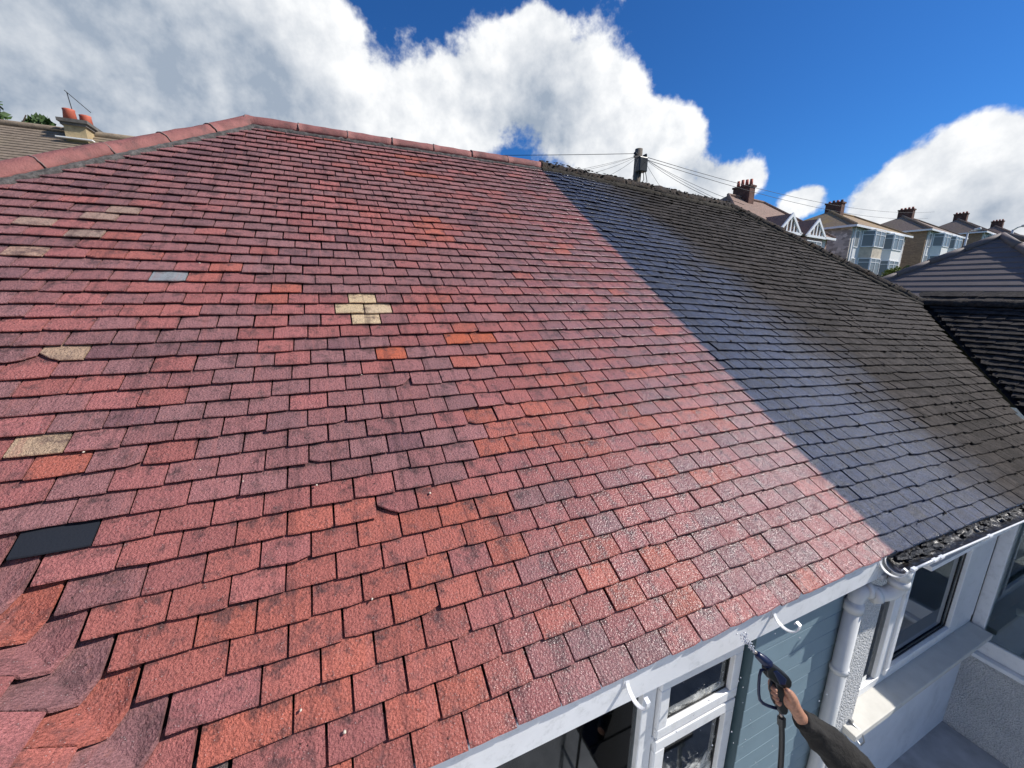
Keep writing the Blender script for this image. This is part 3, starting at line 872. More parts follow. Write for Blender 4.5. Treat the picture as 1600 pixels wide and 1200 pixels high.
# lumps of moss on the uncleaned slopes
mm = MB()
for i in range(900):
    if random.random() < 0.72:
        r = random.choice(range(0, 50)); x = random.uniform(3.1, 7.6) if random.random() < 0.7 else random.uniform(4.2, 7.2); pl = pl_main
        sb = (49 - r) * G
        lo, hi = main_bound(sb)
        if x > hi - 0.1: continue
        if x < 4.6 and random.random() < 0.72: continue
        off = 0.0 if r % 2 else 0.5
        if random.random() < 0.55: x = (round(x / TW - off - drift(max(1, r))) + off + drift(max(1, r))) * TW
    else:
        r = random.choice(range(22, 50)); sb = (49 - r) * G; pl = pl_wing_r
        x = random.uniform(C0 - sb * CP + 0.02, 1.2) if random.random() < 0.6 else C0 - sb * CP + abs(random.gauss(0.03, 0.06))
    sz = random.uniform(0.006, 0.017)
    p = pl(x, sb + random.choice((0.0, 0.0, 0.1)) * random.random() - 0.004, -0.004)
    mm.blob(p, sz, (random.uniform(0.9, 2.0), random.uniform(0.8, 1.2), 0.55), 0.4, i, 1)
for i in range(330):
    t = random.random()
    if i < 230: c = on(2.85 + 3.5 * t)
    else: c = tuple(Vector(s2).lerp(Vector(e2), t))
    an = random.uniform(0.25, 0.95) * pi if i < 230 else random.uniform(0.3, 1.0) * pi
    rr_ = RR + 0.006
    dy, dz_ = cos(an) * rr_, sin(an) * rr_
    p = (c[0] + (0 if i < 230 else dy * 0.6), c[1] + dy, c[2] + dz_)
    mm.blob(p, random.uniform(0.005, 0.015), (random.uniform(1, 2.6), 1, 0.6), 0.5, i + 0.5, 1)
o = mm.build('moss_clumps', M['moss'], dark_roof, smooth=True); o['kind'] = 'stuff'
# bits of grit and shell left on the washed tiles
mm = MB()
for (u, r) in [(-1.9, 37.6), (0.2, 46.5), (0.9, 47.4), (-4.2, 36.1), (-1.0, 38.4), (0.6, 39.1), (2.0, 33.1), (-2.9, 23.3), (1.6, 44.0), (3.3, 40.4)]:
    mm.blob(surf(u * TW, (49 - r) * G, 0.0), random.uniform(0.003, 0.006), (1, 1.3, 0.7), 0.3, u * 7, 1)
M['grit'] = material('pale_grit', (0.68, 0.6, 0.48), 0.8)
o = mm.build('grit', M['grit'], red_roof, smooth=True); o['kind'] = 'stuff'

# ------------------------------------------------------------------ eaves and walls of the washed house
YW = 0.12          # face of the boarding
YF = 0.18          # face of the window frames
YN = 0.36          # wall of the joined house
MB().box((-0.10, 0.034, -0.185), (2.955, 0.056, -0.030)).build('fascia_board', M['white'], red_house, bevel=0.003)
MB().box((-0.10, 0.056, -0.178), (2.955, YW + 0.09, -0.165)).build('soffit', M['white'], red_house)
# fascia of the wing on the left
MB().box((C0 - 0.024, -5.2, -0.185), (C0 - 0.002, -0.02, -0.028)).build('wing_fascia_board', M['white'], red_house, bevel=0.003)

def bracket(x, parent, y0=0.034, z0=-0.05):
    m = MB()
    R_ = 0.056; wd = 0.017
    prof = [(y0 - 0.003, z0 + 0.03)]
    for k in range(15):
        a = pi + pi * 0.96 * k / 14
        prof.append((y0 - 0.003 - R_ - R_ * cos(a) * -1 * -1 if False else y0 - 0.003 - R_ + R_ * cos(pi * 0.96 * k / 14), z0 - R_ * sin(pi * 0.96 * k / 14)))
    prof.append((prof[-1][0] - 0.001, prof[-1][1] + 0.014)); prof.append((prof[-1][0] + 0.012, prof[-1][1] + 0.006)); prof.append((prof[-1][0] + 0.004, prof[-1][1] - 0.012))
    th = 0.0045
    v = []; f = []
    n = len(prof)
    for i, (y, z) in enumerate(prof):
        a = prof[max(0, i - 1)]; b = prof[min(n - 1, i + 1)]
        t = Vector((b[0] - a[0], b[1] - a[1])).normalized(); nn = Vector((-t.y, t.x)) * th
        w2 = wd * (1.25 if i < 2 else 1.0) / 2
        v += [(x - w2, y, z), (x + w2, y, z), (x + w2, y + nn.x, z + nn.y), (x - w2, y + nn.x, z + nn.y)]
    for i in range(n - 1):
        for k in range(4):
            f.append((i * 4 + k, i * 4 + (k + 1) % 4, (i + 1) * 4 + (k + 1) % 4, (i + 1) * 4 + k))
    f += [(3, 2, 1, 0), tuple((n - 1) * 4 + k for k in range(4))]
    # back plate
    b0 = MB(); b0.merge(v, f); b0.box((x - 0.016, y0 - 0.004, z0 - 0.045), (x + 0.016, y0 - 0.0005, z0 + 0.028))
    return b0.build('gutter_bracket', M['upvc'], parent)
for x in (1.15, 2.02, 2.935): bracket(x, red_house)

# boarded wall: each board its own part, lapped
X0, X1 = 2.085, 2.955
MB().box((X0 + 0.004, YW + 0.022, GZ), (X1, YN, -0.18)).build('wall', M['smooth_wall'], red_house)
BH = 0.122
z = -0.19
while z > GZ + 0.02:
    zb = max(z - BH, GZ + 0.01)
    j = random.uniform(-0.004, 0.006)
    m = MB().prism([(X0, YW + 0.006, z), (X0, YW + 0.022, z), (X0, YW + 0.022, zb + 0.003), (X0, YW - 0.001, zb + 0.003), (X0, YW - 0.003, zb + 0.006), (X0, YW, z - 0.006)], (X1 - X0 + j, 0, 0))
    m.build('cladding_board', M['cladding'], red_house)
    z = zb
MB().box((X0 - 0.004, YW + 0.002, GZ), (X0 - 0.0005, YF + 0.06, -0.18)).build('shaded_cladding_return', M['return_shade'], red_house)  # side return of the boarding, a strip with its shade painted in

# windows of the washed house
def frame_rect(m, x0, x1, z0, z1, y, d, w):
    m.box((x0, y, z0), (x1, y + d, z0 + w)); m.box((x0, y, z1 - w), (x1, y + d, z1))
    m.box((x0, y, z0 + w), (x0 + w, y + d, z1 - w)); m.box((x1 - w, y, z0 + w), (x1, y + d, z1 - w))
WB = -1.75
f = MB(); frame_rect(f, -0.05, 2.075, WB, -0.186, YF, 0.07, 0.05)
f.box((1.405, YF + 0.001, WB + 0.05), (1.488, YF + 0.071, -0.236))
f.box((1.488, YF + 0.001, -0.775), (2.025, YF + 0.071, -0.73))
f.box((1.488, YF + 0.001, -0.36), (2.025, YF + 0.071, -0.236))
win = f.build('window', M['upvc'], red_house, bevel=0.004)
s = MB(); frame_rect(s, 1.494, 2.058, -0.728, -0.372, YF - 0.022, 0.06, 0.06); s.build('fanlight_sash', M['upvc'], win, bevel=0.005)
s = MB(); frame_rect(s, 1.494, 2.058, WB + 0.055, -0.742, YF - 0.022, 0.06, 0.066); s.build('casement_sash', M['upvc'], win, bevel=0.005)
def pane(lo, hi, mat, parent): return MB().box(lo, hi).build('pane', mat, parent)
pane((1.55, YF + 0.012, -0.672), (2.002, YF + 0.016, -0.428), M['glass_splash'], win)
pane((1.555, YF + 0.012, WB + 0.115), (1.997, YF + 0.016, -0.802), M['glass_splash2'], win)
pane((-0.005, YF + 0.03, WB + 0.045), (1.41, YF + 0.034, -0.23), M['glass_dark'], win)
gk = MB(); frame_rect(gk, 1.553, 1.999, -0.669, -0.431, YF + 0.004, 0.006, 0.007); frame_rect(gk, 1.559, 1.993, WB + 0.12, -0.807, YF + 0.004, 0.006, 0.007)
gk.build('window_gasket', M['dark_plastic'], win)
MB().box((-0.1, YF - 0.07, WB - 0.04), (2.08, YF + 0.05, WB - 0.002)).build('window_sill', M['upvc'], win, bevel=0.006)
MB().box((-0.1, YF + 0.02, GZ), (2.084, YN, WB - 0.042)).build('wall', M['smooth_wall'], red_house)
r_ = MB(); r_.box((-0.1, 2.2, GZ), (2.08, 2.3, -0.2)); r_.box((-0.1, YF + 0.10, WB - 0.3), (2.08, 2.2, WB - 0.2)); r_.box((-0.16, YF + 0.1, GZ), (-0.1, 2.3, -0.2)); r_.box((2.09, YN + 0.001, GZ), (2.14, 2.3, -0.2))
r_.box((-0.16, YF + 0.1, -0.16), (2.14, 2.3, -0.1))
r_.build('room_lining', M['interior'], red_house)
MB().box((-0.1, YF + 0.075, WB - 0.01), (2.08, YF + 0.30, WB + 0.015)).build('window_board', M['interior_white'], win)
# wing walls (left, mostly out of the picture)
MB().box((-4.6, -5.1, GZ), (C0 - 0.2, 0.4, -0.16)).build('wing_wall', M['smooth_wall'], red_house)
MB().box((-4.6, 0.5, GZ), (2.9, 8.0, -0.3)).box((-4.6, 0.41, GZ), (-0.2, 0.5, -0.3)).build('rear_wall', M['smooth_wall'], red_house) if False else MB().box((-4.5, 7.6, GZ), (2.95, 7.8, -0.15)).build('rear_wall', M['smooth_wall'], red_house)

# ------------------------------------------------------------------ the joined house: wall, glazing, sill
def zs(x): return -0.052 * max(0, x - 3)
SILLZ = -1.955
# pebbledash pier between the two houses
WX0 = 3.86
MB().box((2.962, YN - 0.08, GZ), (3.82, YN + 0.1, -0.155)).build('wall', M['pebble'], dark_house)
WX1 = 6.15
f = MB()
fw = 0.075
x_mul = 4.02
f.box((3.825, YN, SILLZ), (WX1 - 0.002, YN + 0.07, SILLZ + 0.085))
f.box((3.825, YN, -0.33), (WX1 - 0.002, YN + 0.07, -0.2))
f.box((3.825, YN, SILLZ + 0.085), (3.95, YN + 0.07, -0.33))
f.box((4.29, YN, SILLZ + 0.085), (4.40, YN + 0.07, -0.33))
f.box((5.62, YN - 0.005, SILLZ + 0.085), (6.148, YN + 0.065, -0.33))
win2 = f.build('window', M['upvc'], dark_house, bevel=0.006)
s = MB(); frame_rect(s, 4.405, 5.615, SILLZ + 0.09, -0.335, YN - 0.018, 0.05, 0.06); s.build('window_bead', M['upvc'], win2, bevel=0.005)
pane((3.95, YN + 0.03, SILLZ + 0.085), (4.29, YN + 0.034, -0.33), M['glass_dark'], win2)
pane((4.465, YN + 0.03, SILLZ + 0.15), (5.555, YN + 0.034, -0.395), M['glass'], win2)
gk = MB(); frame_rect(gk, 4.468, 5.552, SILLZ + 0.153, -0.398, YN + 0.012, 0.01, 0.012); gk.build('window_gasket', M['dark_plastic'], win2)
# white sill ledge and wall below it
m = MB().prism([(3.70, YN + 0.01, SILLZ - 0.002), (3.70, 0.19, SILLZ - 0.018), (3.70, 0.19, SILLZ - 0.075), (3.70, YN + 0.01, SILLZ - 0.08)], (WX1 - 3.70 - 0.002, 0, 0))
m.build('window_sill', M['sill'], dark_house, bevel=0.006)
MB().box((3.821, YN - 0.03, GZ), (WX1 - 0.003, YN + 0.06, SILLZ - 0.081)).build('wall', M['smooth_wall'], dark_house)
# room behind
r_ = MB(); r_.box((3.4, 2.6, GZ), (8.5, 2.7, -0.3)); r_.box((3.63, YN + 0.12, SILLZ - 0.12), (8.4, 2.6, SILLZ - 0.1)) ; r_.box((3.56, YN + 0.101, GZ), (3.62, 2.6, -0.3)); r_.box((3.56, YN + 0.101, -0.26), (8.5, 2.7, -0.2))
r_.build('room_lining', M['interior'], dark_house)
wb = MB(); wb.box((3.7, YN + 0.075, SILLZ + 0.06), (6.1, YN + 0.33, SILLZ + 0.09)); wb.box((4.3, YN + 0.75, SILLZ + 0.1), (5.9, YN + 0.85, SILLZ + 0.33)); wb.box((4.3, YN + 0.75, SILLZ + 0.45), (4.4, YN + 0.85, -0.5))
wb.build('window_board', M['interior_white'], win2)
# the wing at right angles: low pebbledash wall, wide window
WF = SILLZ - 0.295
MB().box((WX1, -2.8, GZ), (WX1 + 0.22, YN + 0.06, WF - 0.05)).build('wing_wall', M['pebble'], dark_house)
f = MB()
f.box((WX1 + 0.02, -2.8, WF), (WX1 + 0.1, YN - 0.002, WF + 0.16)); f.box((WX1 + 0.02, -2.8, -0.36), (WX1 + 0.1, YN - 0.002, -0.24))
f.box((WX1 + 0.02, YN - 0.10, WF + 0.16), (WX1 + 0.1, YN - 0.002, -0.36)); f.box((WX1 + 0.02, -1.4, WF + 0.16), (WX1 + 0.1, -1.3, -0.36)); f.box((WX1 + 0.02, -2.8, WF + 0.16), (WX1 + 0.1, -2.7, -0.36))
win3 = f.build('window', M['upvc'], dark_house, bevel=0.006)
MB().box((WX1 - 0.05, -2.8, WF - 0.048), (WX1 + 0.1, YN - 0.004, WF - 0.002)).build('window_sill', M['upvc'], win3, bevel=0.006)
MB().box((WX1 - 0.004, -2.79, WF - 0.075), (WX1 - 0.001, YN - 0.01, WF - 0.049)).build('lead_flashing', M['dark_plastic'], win3)
pane((WX1 + 0.05, -1.3, WF + 0.16), (WX1 + 0.054, YN - 0.1, -0.36), M['glass'], win3)
pane((WX1 + 0.05, -2.7, WF + 0.16), (WX1 + 0.054, -1.4, -0.36), M['glass'], win3)
r_ = MB(); r_.box((8.4, -2.8, GZ), (8.5, 2.6, -0.3)); r_.box((WX1 + 0.25, -2.85, GZ), (8.5, -2.8, -0.3)); r_.box((WX1 + 0.12, -2.8, -0.34), (8.4, YN + 0.1, -0.28)); r_.box((WX1 + 0.25, -2.8, WF - 0.3), (8.4, YN + 0.1, WF - 0.25))
r_.build('room_lining', M['interior'], dark_house)
c = MB()
n = 60
for i in range(n):
    y0 = -0.9 + 1.1 * i / n; y1 = -0.9 + 1.1 * (i + 1) / n
    x0 = WX1 + 0.30 + 0.035 * sin(i * 1.1); x1 = WX1 + 0.30 + 0.035 * sin((i + 1) * 1.1)
    c.merge([(x0, y0, -0.3), (x1, y1, -0.3), (x1, y1, -1.1), (x0, y0, -1.1)], [(0, 1, 2, 3)])
c.build('curtain', M['curtain'], win3, smooth=True)
MB().tube([(WX1 + 0.55, 0.2, WF + 0.35), (WX1 + 0.85, -1.2, WF + 0.62)], 0.04, 10).build('sofa_rail', M['interior_white'], win3, smooth=True)
MB().box((8.5, -2.8, GZ), (8.7, 8, -0.4)).box((3.2, 7.6, GZ), (8.5, 7.8, -0.3)).build('rear_wall', M['smooth_wall'], dark_house)

# eaves of the joined house: fascia and half-round gutter full of wet silt
def yz(x): return zs(x)
v = []; f = []
for i in range(9):
    x = 2.957 + (6.12 - 2.957) * i / 8; dz = yz(x)
    for (y, z) in ((0.034, -0.185), (0.034, -0.03), (0.056, -0.03), (0.056, -0.185)): v.append((x, y, z + dz))
for i in range(8):
    for k in range(4): f.append((i * 4 + k, i * 4 + (k + 1) % 4, i * 4 + 4 + (k + 1) % 4, i * 4 + 4 + k))
f += [(0, 1, 2, 3)[::-1]]
add('fascia_board', v, f, M['white'], dark_house)
MB().box((2.99, 0.022, -0.2), (3.62, YN, -0.17)).box((3.62, 0.022, -0.33), (6.14, YN + 0.05, -0.3)).build('soffit', M['white'], dark_house)
GR = 0.058; GC_Y = 0.030 - GR; GC_Z = -0.040
def gutter(x0, x1):
    n = 26; seg = 14
    v = []; f = []
    for i in range(n + 1):
        x = x0 + (x1 - x0) * i / n; dz = yz(x) - 0.002
        for rr, rev in ((GR, 1), (GR - 0.004, -1)):
            for k in range(seg + 1):
                a = pi + pi * k / seg
                v.append((x, GC_Y + cos(a) * rr, GC_Z + dz + sin(a) * rr))
    st = 2 * (seg + 1)
    for i in range(n):
        for k in range(seg):
            a = i * st + k; b = a + seg + 1
            f.append((a, a + 1, a + st + 1, a + st)); f.append((b, b + st, b + st + 1, b + 1))
        for k in (0, seg):
            a = i * st + k; b = a + seg + 1
            f.append((a, b, b + st, a + st))
    for i in (0, n):
        for k in range(seg):
            a = i * st + k; b = a + seg + 1; f.append((a, a + 1, b + 1, b))
    return v, f
v, f = gutter(2.965, 6.1)
gut = add('gutter', v, f, M['upvc'], dark_house, smooth=True)
# rolled front lip
MB().tube([(2.965 + 3.135 * i / 12, GC_Y - GR - 0.001, GC_Z + yz(2.965 + 3.135 * i / 12)) for i in range(13)], 0.0055, 8).build('gutter_lip', M['upvc'], gut, smooth=True)
# silt
v = []; f = []
nx_, ny_ = 150, 8
for i in range(nx_ + 1):
    x = 2.985 + 3.05 * i / nx_
    for j in range(ny_ + 1):
        t = j / ny_ * 2 - 1
        y = GC_Y + t * (GR - 0.006)
        n1 = mnoise.noise(Vector((x * 16, y * 26, 1))) + 0.5 * mnoise.noise(Vector((x * 45, y * 60, 4)))
        bank = max(0, t) ** 1.5
        z = GC_Z + yz(x) - 0.028 + 0.020 * bank + n1 * (0.006 + 0.012 * bank)
        v.append((x, y, max(z, GC_Z + yz(x) - math.sqrt(max(0, 1 - t * t)) * (GR - 0.006) + 0.001)))
for i in range(nx_):
    for j in range(ny_):
        a = i * (ny_ + 1) + j; f.append((a, a + ny_ + 1, a + ny_ + 2, a + 1))
add('gutter_silt', v, f, M['sludge'], gut, smooth=True)
mm = MB()
for i in range(60):
    x = 3.06 + 2.7 * random.random() ** 1.2
    mm.blob((x, GC_Y + random.uniform(0.0, 0.048), GC_Z + yz(x) + random.uniform(-0.016, 0.002)), random.uniform(0.012, 0.026), (random.uniform(1.0, 2.2), 0.8, 0.42), 0.45, i, 2)
M['wet_moss'] = material('wet_moss', (0.010, 0.013, 0.020), 0.5, 0.5, 60, 0.8, 90, 0.01, spec=0.35)
o = mm.build('gutter_moss', M['wet_moss'], gut); o['kind'] = 'stuff'
for x in (2.99, 3.22, 3.30, 3.95, 4.75, 5.5):
    m = MB()
    v = []; f = []
    for i, dx in enumerate((-0.014, 0.014)):
        for rr in (GR + 0.001, GR + 0.006):
            for k in range(15):
                a = pi * 0.97 + pi * 1.05 * k / 14
                v.append((x + dx, GC_Y + cos(a) * rr, GC_Z + yz(x) + sin(a) * rr))
    for k in range(14):
        f += [(15 + k, 16 + k, 46 + k, 45 + k), (k, 15 + k, 16 + k, k + 1)[::-1], (30 + k, 31 + k, 46 + k, 45 + k)[::-1]]
    m.merge(v, f)
    m.box((x - 0.02, GC_Y - GR - 0.012, GC_Z + yz(x) - 0.006), (x + 0.02, GC_Y - GR + 0.006, GC_Z + yz(x) + 0.006))
    m.build('gutter_clip', M['upvc'], gut)
# open end ring and outlet, swan neck, downpipe
dp = MB()
PX, PY = 2.875, 0.075
PR = 0.042
ox, oy, oz = 3.045, GC_Y, GC_Z - 0.045
dp.tube([(PX, PY, -0.33), (PX, PY, GZ + 0.02)], PR, 20)
pipe = dp.build('downpipe', M['pipe'], dark_house, smooth=True)
MB().tube([(ox, oy, oz), (ox, oy, oz - 0.075)], [0.046, 0.043], 18).build('gutter_outlet', M['pipe'], pipe, smooth=True)
pts = [(ox, oy, oz - 0.06), (ox, oy, oz - 0.105)]
ctrl = [(ox, oy, oz - 0.11), (ox, oy, oz - 0.165), (ox - 0.06, oy + 0.03, oz - 0.185)]
for i in range(1, 8):
    t = i / 7
    pts.append(tuple(Vector(ctrl[0]) * (1 - t) ** 2 + Vector(ctrl[1]) * 2 * t * (1 - t) + Vector(ctrl[2]) * t * t))
c2 = [(PX + 0.05, PY - 0.02, -0.262), (PX, PY, -0.27), (PX, PY, -0.33)]
for i in range(0, 8):
    t = i / 7
    pts.append(tuple(Vector(c2[0]) * (1 - t) ** 2 + Vector(c2[1]) * 2 * t * (1 - t) + Vector(c2[2]) * t * t))
pts.append((PX, PY, -0.36))
MB().tube(pts, PR - 0.002, 18).build('swan_neck', M['pipe'], pipe, smooth=True)
for p, q in (((ox, oy, oz - 0.085), (ox, oy, oz - 0.12)), ((ox - 0.085, oy + 0.045, oz - 0.19), (ox - 0.115, oy + 0.06, oz - 0.195)), ((PX + 0.065, PY - 0.03, -0.262), (PX + 0.04, PY - 0.015, -0.263)), ((PX, PY, -0.345), (PX, PY, -0.40)), ((PX, PY, -0.80), (PX, PY, -0.835)), ((PX, PY, -1.9), (PX, PY, -1.935))):
    MB().tube([p, q], PR + 0.006, 18).build('pipe_collar', M['pipe'], pipe, smooth=True)

hk = MB().box((3.77, 0.255, -1.985), (3.79, 0.285, -1.93)); hk.tube([(3.78, 0.255, -1.96), (3.80, 0.20, -1.98), (3.815, 0.175, -2.06), (3.82, 0.19, -2.12), (3.825, 0.22, -2.11), (3.825, 0.225, -2.05)], 0.006, 6)
hk.build('wall_hook', M['steel'], dark_house)

# ------------------------------------------------------------------ brown-roofed house beyond the right wing
bx_house = empty('house', (22.5, 5.07, GZ + 1.2), 'house with smooth dark brown hipped tile roof beyond the dark wing', 'house')
AX, AY, AZ = 19.8, 5.07, 3.27
pt = 0.70
nco = 21; run = 0.24
for k in range(nco):
    d0 = 0.02 + k * run; d1 = d0 + run + 0.05
    m = MB()
    def pz(d): return AZ - d * pt
    def lowp(d, y, lift): return (AX - d - 0.0, y, pz(d) + lift)
    v = [lowp(d0, AY + d0, -0.01), lowp(d0, AY - d0, -0.01), lowp(d1, AY - d1, 0.024), lowp(d1, AY + d1, 0.024), (AX - d1 + 0.004, AY - d1, pz(d1) - 0.01), (AX - d1 + 0.004, AY + d1, pz(d1) - 0.01)]
    m.merge(v, [(0, 3, 2, 1), (3, 5, 4, 2)])
    m.build('tile_course', M['brown_tile'], bx_house)
m = MB()
dd = nco * run
m.merge([(AX, AY, AZ - 0.05), (AX + 8, AY, AZ - 0.05), (AX + 8, AY - dd, AZ - dd * pt), (AX - dd, AY - dd, AZ - dd * pt), (AX + 8, AY + dd, AZ - dd * pt), (AX - dd, AY + dd, AZ - dd * pt)], [(0, 3, 2, 1), (0, 1, 4, 5), (0, 5, 3)])
m.build('roof', M['brown_tile'], bx_house)
for sgn in (1, -1):
    k = 0
    L = dd
    while k < 9:
        a = k / 9 * L; b = (k + 1) / 9 * L + 0.03
        P = lambda d: Vector((AX - d, AY + sgn * d, AZ - d * pt + 0.02))
        MB().tube([P(a), P((a + b) / 2), P(b)], [0.105, 0.112, 0.118], 12).build('hip_tile', M['brown_tile'], bx_house, smooth=True)
        k += 1
MB().tube([(AX, AY, AZ + 0.02), (AX + 8, AY, AZ + 0.02)], 0.11, 10).build('ridge_tile', M['brown_tile'], bx_house, smooth=True)
MB().box((AX - dd + 0.35, AY - dd + 0.35, GZ), (AX + 8, AY + dd - 0.35, AZ - dd * pt)).build('wall', M['render_white'], bx_house)

# ------------------------------------------------------------------ row of houses up the hill
RA = radians(7.0); RE = Vector((cos(RA), sin(RA), 0)); RN = Vector((-sin(RA), cos(RA), 0)); RP0 = Vector((44.56, 22.18, 0))
def hill_house(s0, width, eave, rise_, side_mat, roof_mat, label, kind, depth=7.4, chim_mat='stack_brick', front_mat='render_grey'):
    org = RP0 + RE * s0
    def T(p): q = org + RE * p[0] + RN * p[1]; return (q.x, q.y, p[2] + eave)
    h = empty('house', T((width / 2, depth / 2, -5.6)), label, 'house', 'row of houses up the hill')
    def part(m, name, mat, par=None, **kw):
        m.tf(T); return m.build(name, M[mat] if isinstance(mat, str) else mat, par or h, **kw)
    H_ = 5.6
    part(MB().box((0, 0.02, -H_), (0.3, depth, -0.05)).box((0.3, depth - 0.3, -H_), (width, depth, -0.05)).box((width - 0.3, 0.02, -H_), (width, depth - 0.3, -0.05)), 'side_wall', side_mat)
    part(MB().box((0.301, 0.0, -H_), (width - 0.301, 0.3, -0.05)), 'front_wall', front_mat)
    ov = 0.38; hd_ = depth / 2
    rl = hd_ * 1.05
    m = MB()
    m.merge([(-ov, -ov, 0), (width + ov, -ov, 0), (width + ov, depth + ov, 0), (-ov, depth + ov, 0), (rl, hd_, rise_), (width - rl, hd_, rise_),
             (-ov, -ov, -0.08), (width + ov, -ov, -0.08), (width + ov, depth + ov, -0.08), (-ov, depth + ov, -0.08)],
            [(0, 1, 5, 4), (1, 2, 5), (2, 3, 4, 5), (3, 0, 4), (6, 7, 1, 0), (7, 8, 2, 1), (8, 9, 3, 2), (9, 6, 0, 3), (9, 8, 7, 6)])
    rf = part(m, 'roof', roof_mat)
    for (a, b) in (((-ov, -ov, 0.04), (rl, hd_, rise_ + 0.04)), ((rl, hd_, rise_ + 0.04), (width - rl, hd_, rise_ + 0.04)), ((width + ov, -ov, 0.04), (width - rl, hd_, rise_ + 0.04))):
        mm_ = MB(); mm_.tube([a, b], 0.13, 8); part(mm_, 'ridge_tile', roof_mat, rf)
    part(MB().box((-ov - 0.02, -ov - 0.1, -0.16), (width + ov, -ov - 0.005, 0.02)).box((-ov - 0.1, -ov - 0.1, -0.16), (-ov - 0.021, depth + ov, 0.02)), 'gutter', 'far_white')
    # chimney stack on the ridge
    cx = rl + (2.1 if kind == 'gables' else 1.0)
    st = part(MB().box((cx - 0.38, hd_ - 0.72, rise_ - 1.1), (cx + 0.38, hd_ + 0.72, rise_ + 0.78)).box((cx - 0.45, hd_ - 0.79, rise_ + 0.781), (cx + 0.45, hd_ + 0.79, rise_ + 0.92)), 'chimney', chim_mat, h)
    for k in range(4):
        y = hd_ - 0.54 + 0.36 * k
        ph = random.uniform(0.2, 0.3) + (0.28 if kind == 'gables' else 0)
        part(MB().tube([(cx, y, rise_ + 0.85), (cx, y, rise_ + 0.9 + ph)], [0.14, 0.11], 10), 'chimney_pot', 'terracotta' if kind != 'stone' or k % 2 else 'stack_brick', st, smooth=True)
    # windows
    def wnd(x0, x1, z0, z1, y=0.0, lights=2):
        m = MB(); w = 0.07; d = 0.06
        m.box((x0, y - d, z0), (x1, y - 0.005, z0 + w)); m.box((x0, y - d, z1 - w), (x1, y - 0.005, z1))
        for i in range(lights + 1):
            x = x0 + (x1 - x0 - w) * i / lights
            m.box((x, y - d, z0 + w), (x + w, y - 0.005, z1 - w))
        o = part(m, 'window', 'far_white')
        part(MB().box((x0 + w, y - 0.035, z0 + w), (x1 - w, y - 0.02, z1 - w)), 'pane', 'far_glass', o)
    def cant(xa, ya, xb, yb, z0, z1, lights):
        d = Vector((xb - xa, yb - ya, 0)); L = d.length; d.normalize(); nn = Vector((d.y, -d.x, 0))
        m = MB(); w = 0.08
        def bar(t0, t1, za, zb):
            a = Vector((xa, ya, 0)) + d * t0; b = Vector((xa, ya, 0)) + d * t1
            m.prism([(a.x, a.y, za), (b.x, b.y, za), (b.x, b.y, zb), (a.x, a.y, zb)], nn * 0.06)
        bar(0, L, z0, z0 + w); bar(0, L, z1 - w, z1)
        for i in range(lights + 1): bar((L - w) * i / lights, (L - w) * i / lights + w, z0 + w, z1 - w)
        bar(w, L - w, z1 - 0.42, z1 - 0.37)
        o = part(m, 'window', 'far_white')
        g_ = MB(); a = Vector((xa, ya, 0)) + d * w + nn * 0.015; b = Vector((xa, ya, 0)) + d * (L - w) + nn * 0.015
        g_.prism([(a.x, a.y, z0 + w), (b.x, b.y, z0 + w), (b.x, b.y, z1 - w), (a.x, a.y, z1 - w)], nn * 0.012)
        part(g_, 'pane', 'far_glass', o)
    def bay(x0, x1, panel):
        pr = 0.75; cw = 0.75
        pl_ = [(x0, 0.0), (x0 + cw, -pr), (x1 - cw, -pr), (x1, 0.0)]
        m = MB(); m.prism([(x, y, -H_) for x, y in pl_], (0, 0, H_ - 0.17))
        b = part(m, 'bay', panel)
        for (z0, z1) in ((-1.75, -0.25), (-4.45, -2.75)):
            for (a, c, lg) in ((pl_[0], pl_[1], 1), (pl_[1], pl_[2], 2), (pl_[2], pl_[3], 1)):
                cant(a[0], a[1] - 0.005, c[0], c[1] - 0.005, z0, z1, lg)
    if kind == 'gables':
        for gx in (width - 8.1, width - 4.0):
            gw = 1.6
            m = MB()
            gy = -0.75
            ap = 1.15
            m.merge([(gx - gw, gy, -0.1), (gx + gw, gy, -0.1), (gx, gy, ap), (gx - gw, hd_, -0.1), (gx + gw, hd_, -0.1), (gx, hd_, ap)], [(0, 2, 5, 3), (2, 1, 4, 5), (0, 1, 2)])
            gb = part(m, 'gable_roof', roof_mat)
            m = MB()
            for s_ in (-1, 1):
                m.prism([(gx + s_ * (gw + 0.12), gy - 0.02, -0.22), (gx + s_ * (gw - 0.14), gy - 0.02, -0.22), (gx, gy - 0.02, ap - 0.22), (gx, gy - 0.02, ap + 0.06)], (0, -0.1, 0))
            m.box((gx - gw, gy - 0.12, -0.3), (gx + gw, gy - 0.021, -0.12))
            part(m, 'bargeboard', 'far_white', gb)
            m = MB()
            for k in range(-2, 3):
                x = gx + k * 0.52; top = ap * (1 - abs(k * 0.52) / gw) - 0.2
                m.box((x - 0.07, gy - 0.06, -0.12), (x + 0.07, gy - 0.003, max(top, 0.0)))
            part(m, 'timbering', 'far_white', gb)
            part(MB().box((gx - gw + 0.2, -0.7, -H_), (gx + gw - 0.2, -0.001, -0.3)), 'bay', 'pink_brick')
            wnd(gx - 1.2, gx + 1.2, -1.8, -0.5, -0.701, 3)
    else:
        wnd(0.75, 1.65, -1.85, -0.35, 0, 1); wnd(0.75, 1.65, -4.5, -2.8, 0, 1)
        bay(2.3, 6.1, 'render_cream' if kind == 'stone' else 'render_white'); bay(6.9, 10.9, 'render_white')
        wnd(width - 2.0, width - 1.0, -1.85, -0.35, 0, 1)
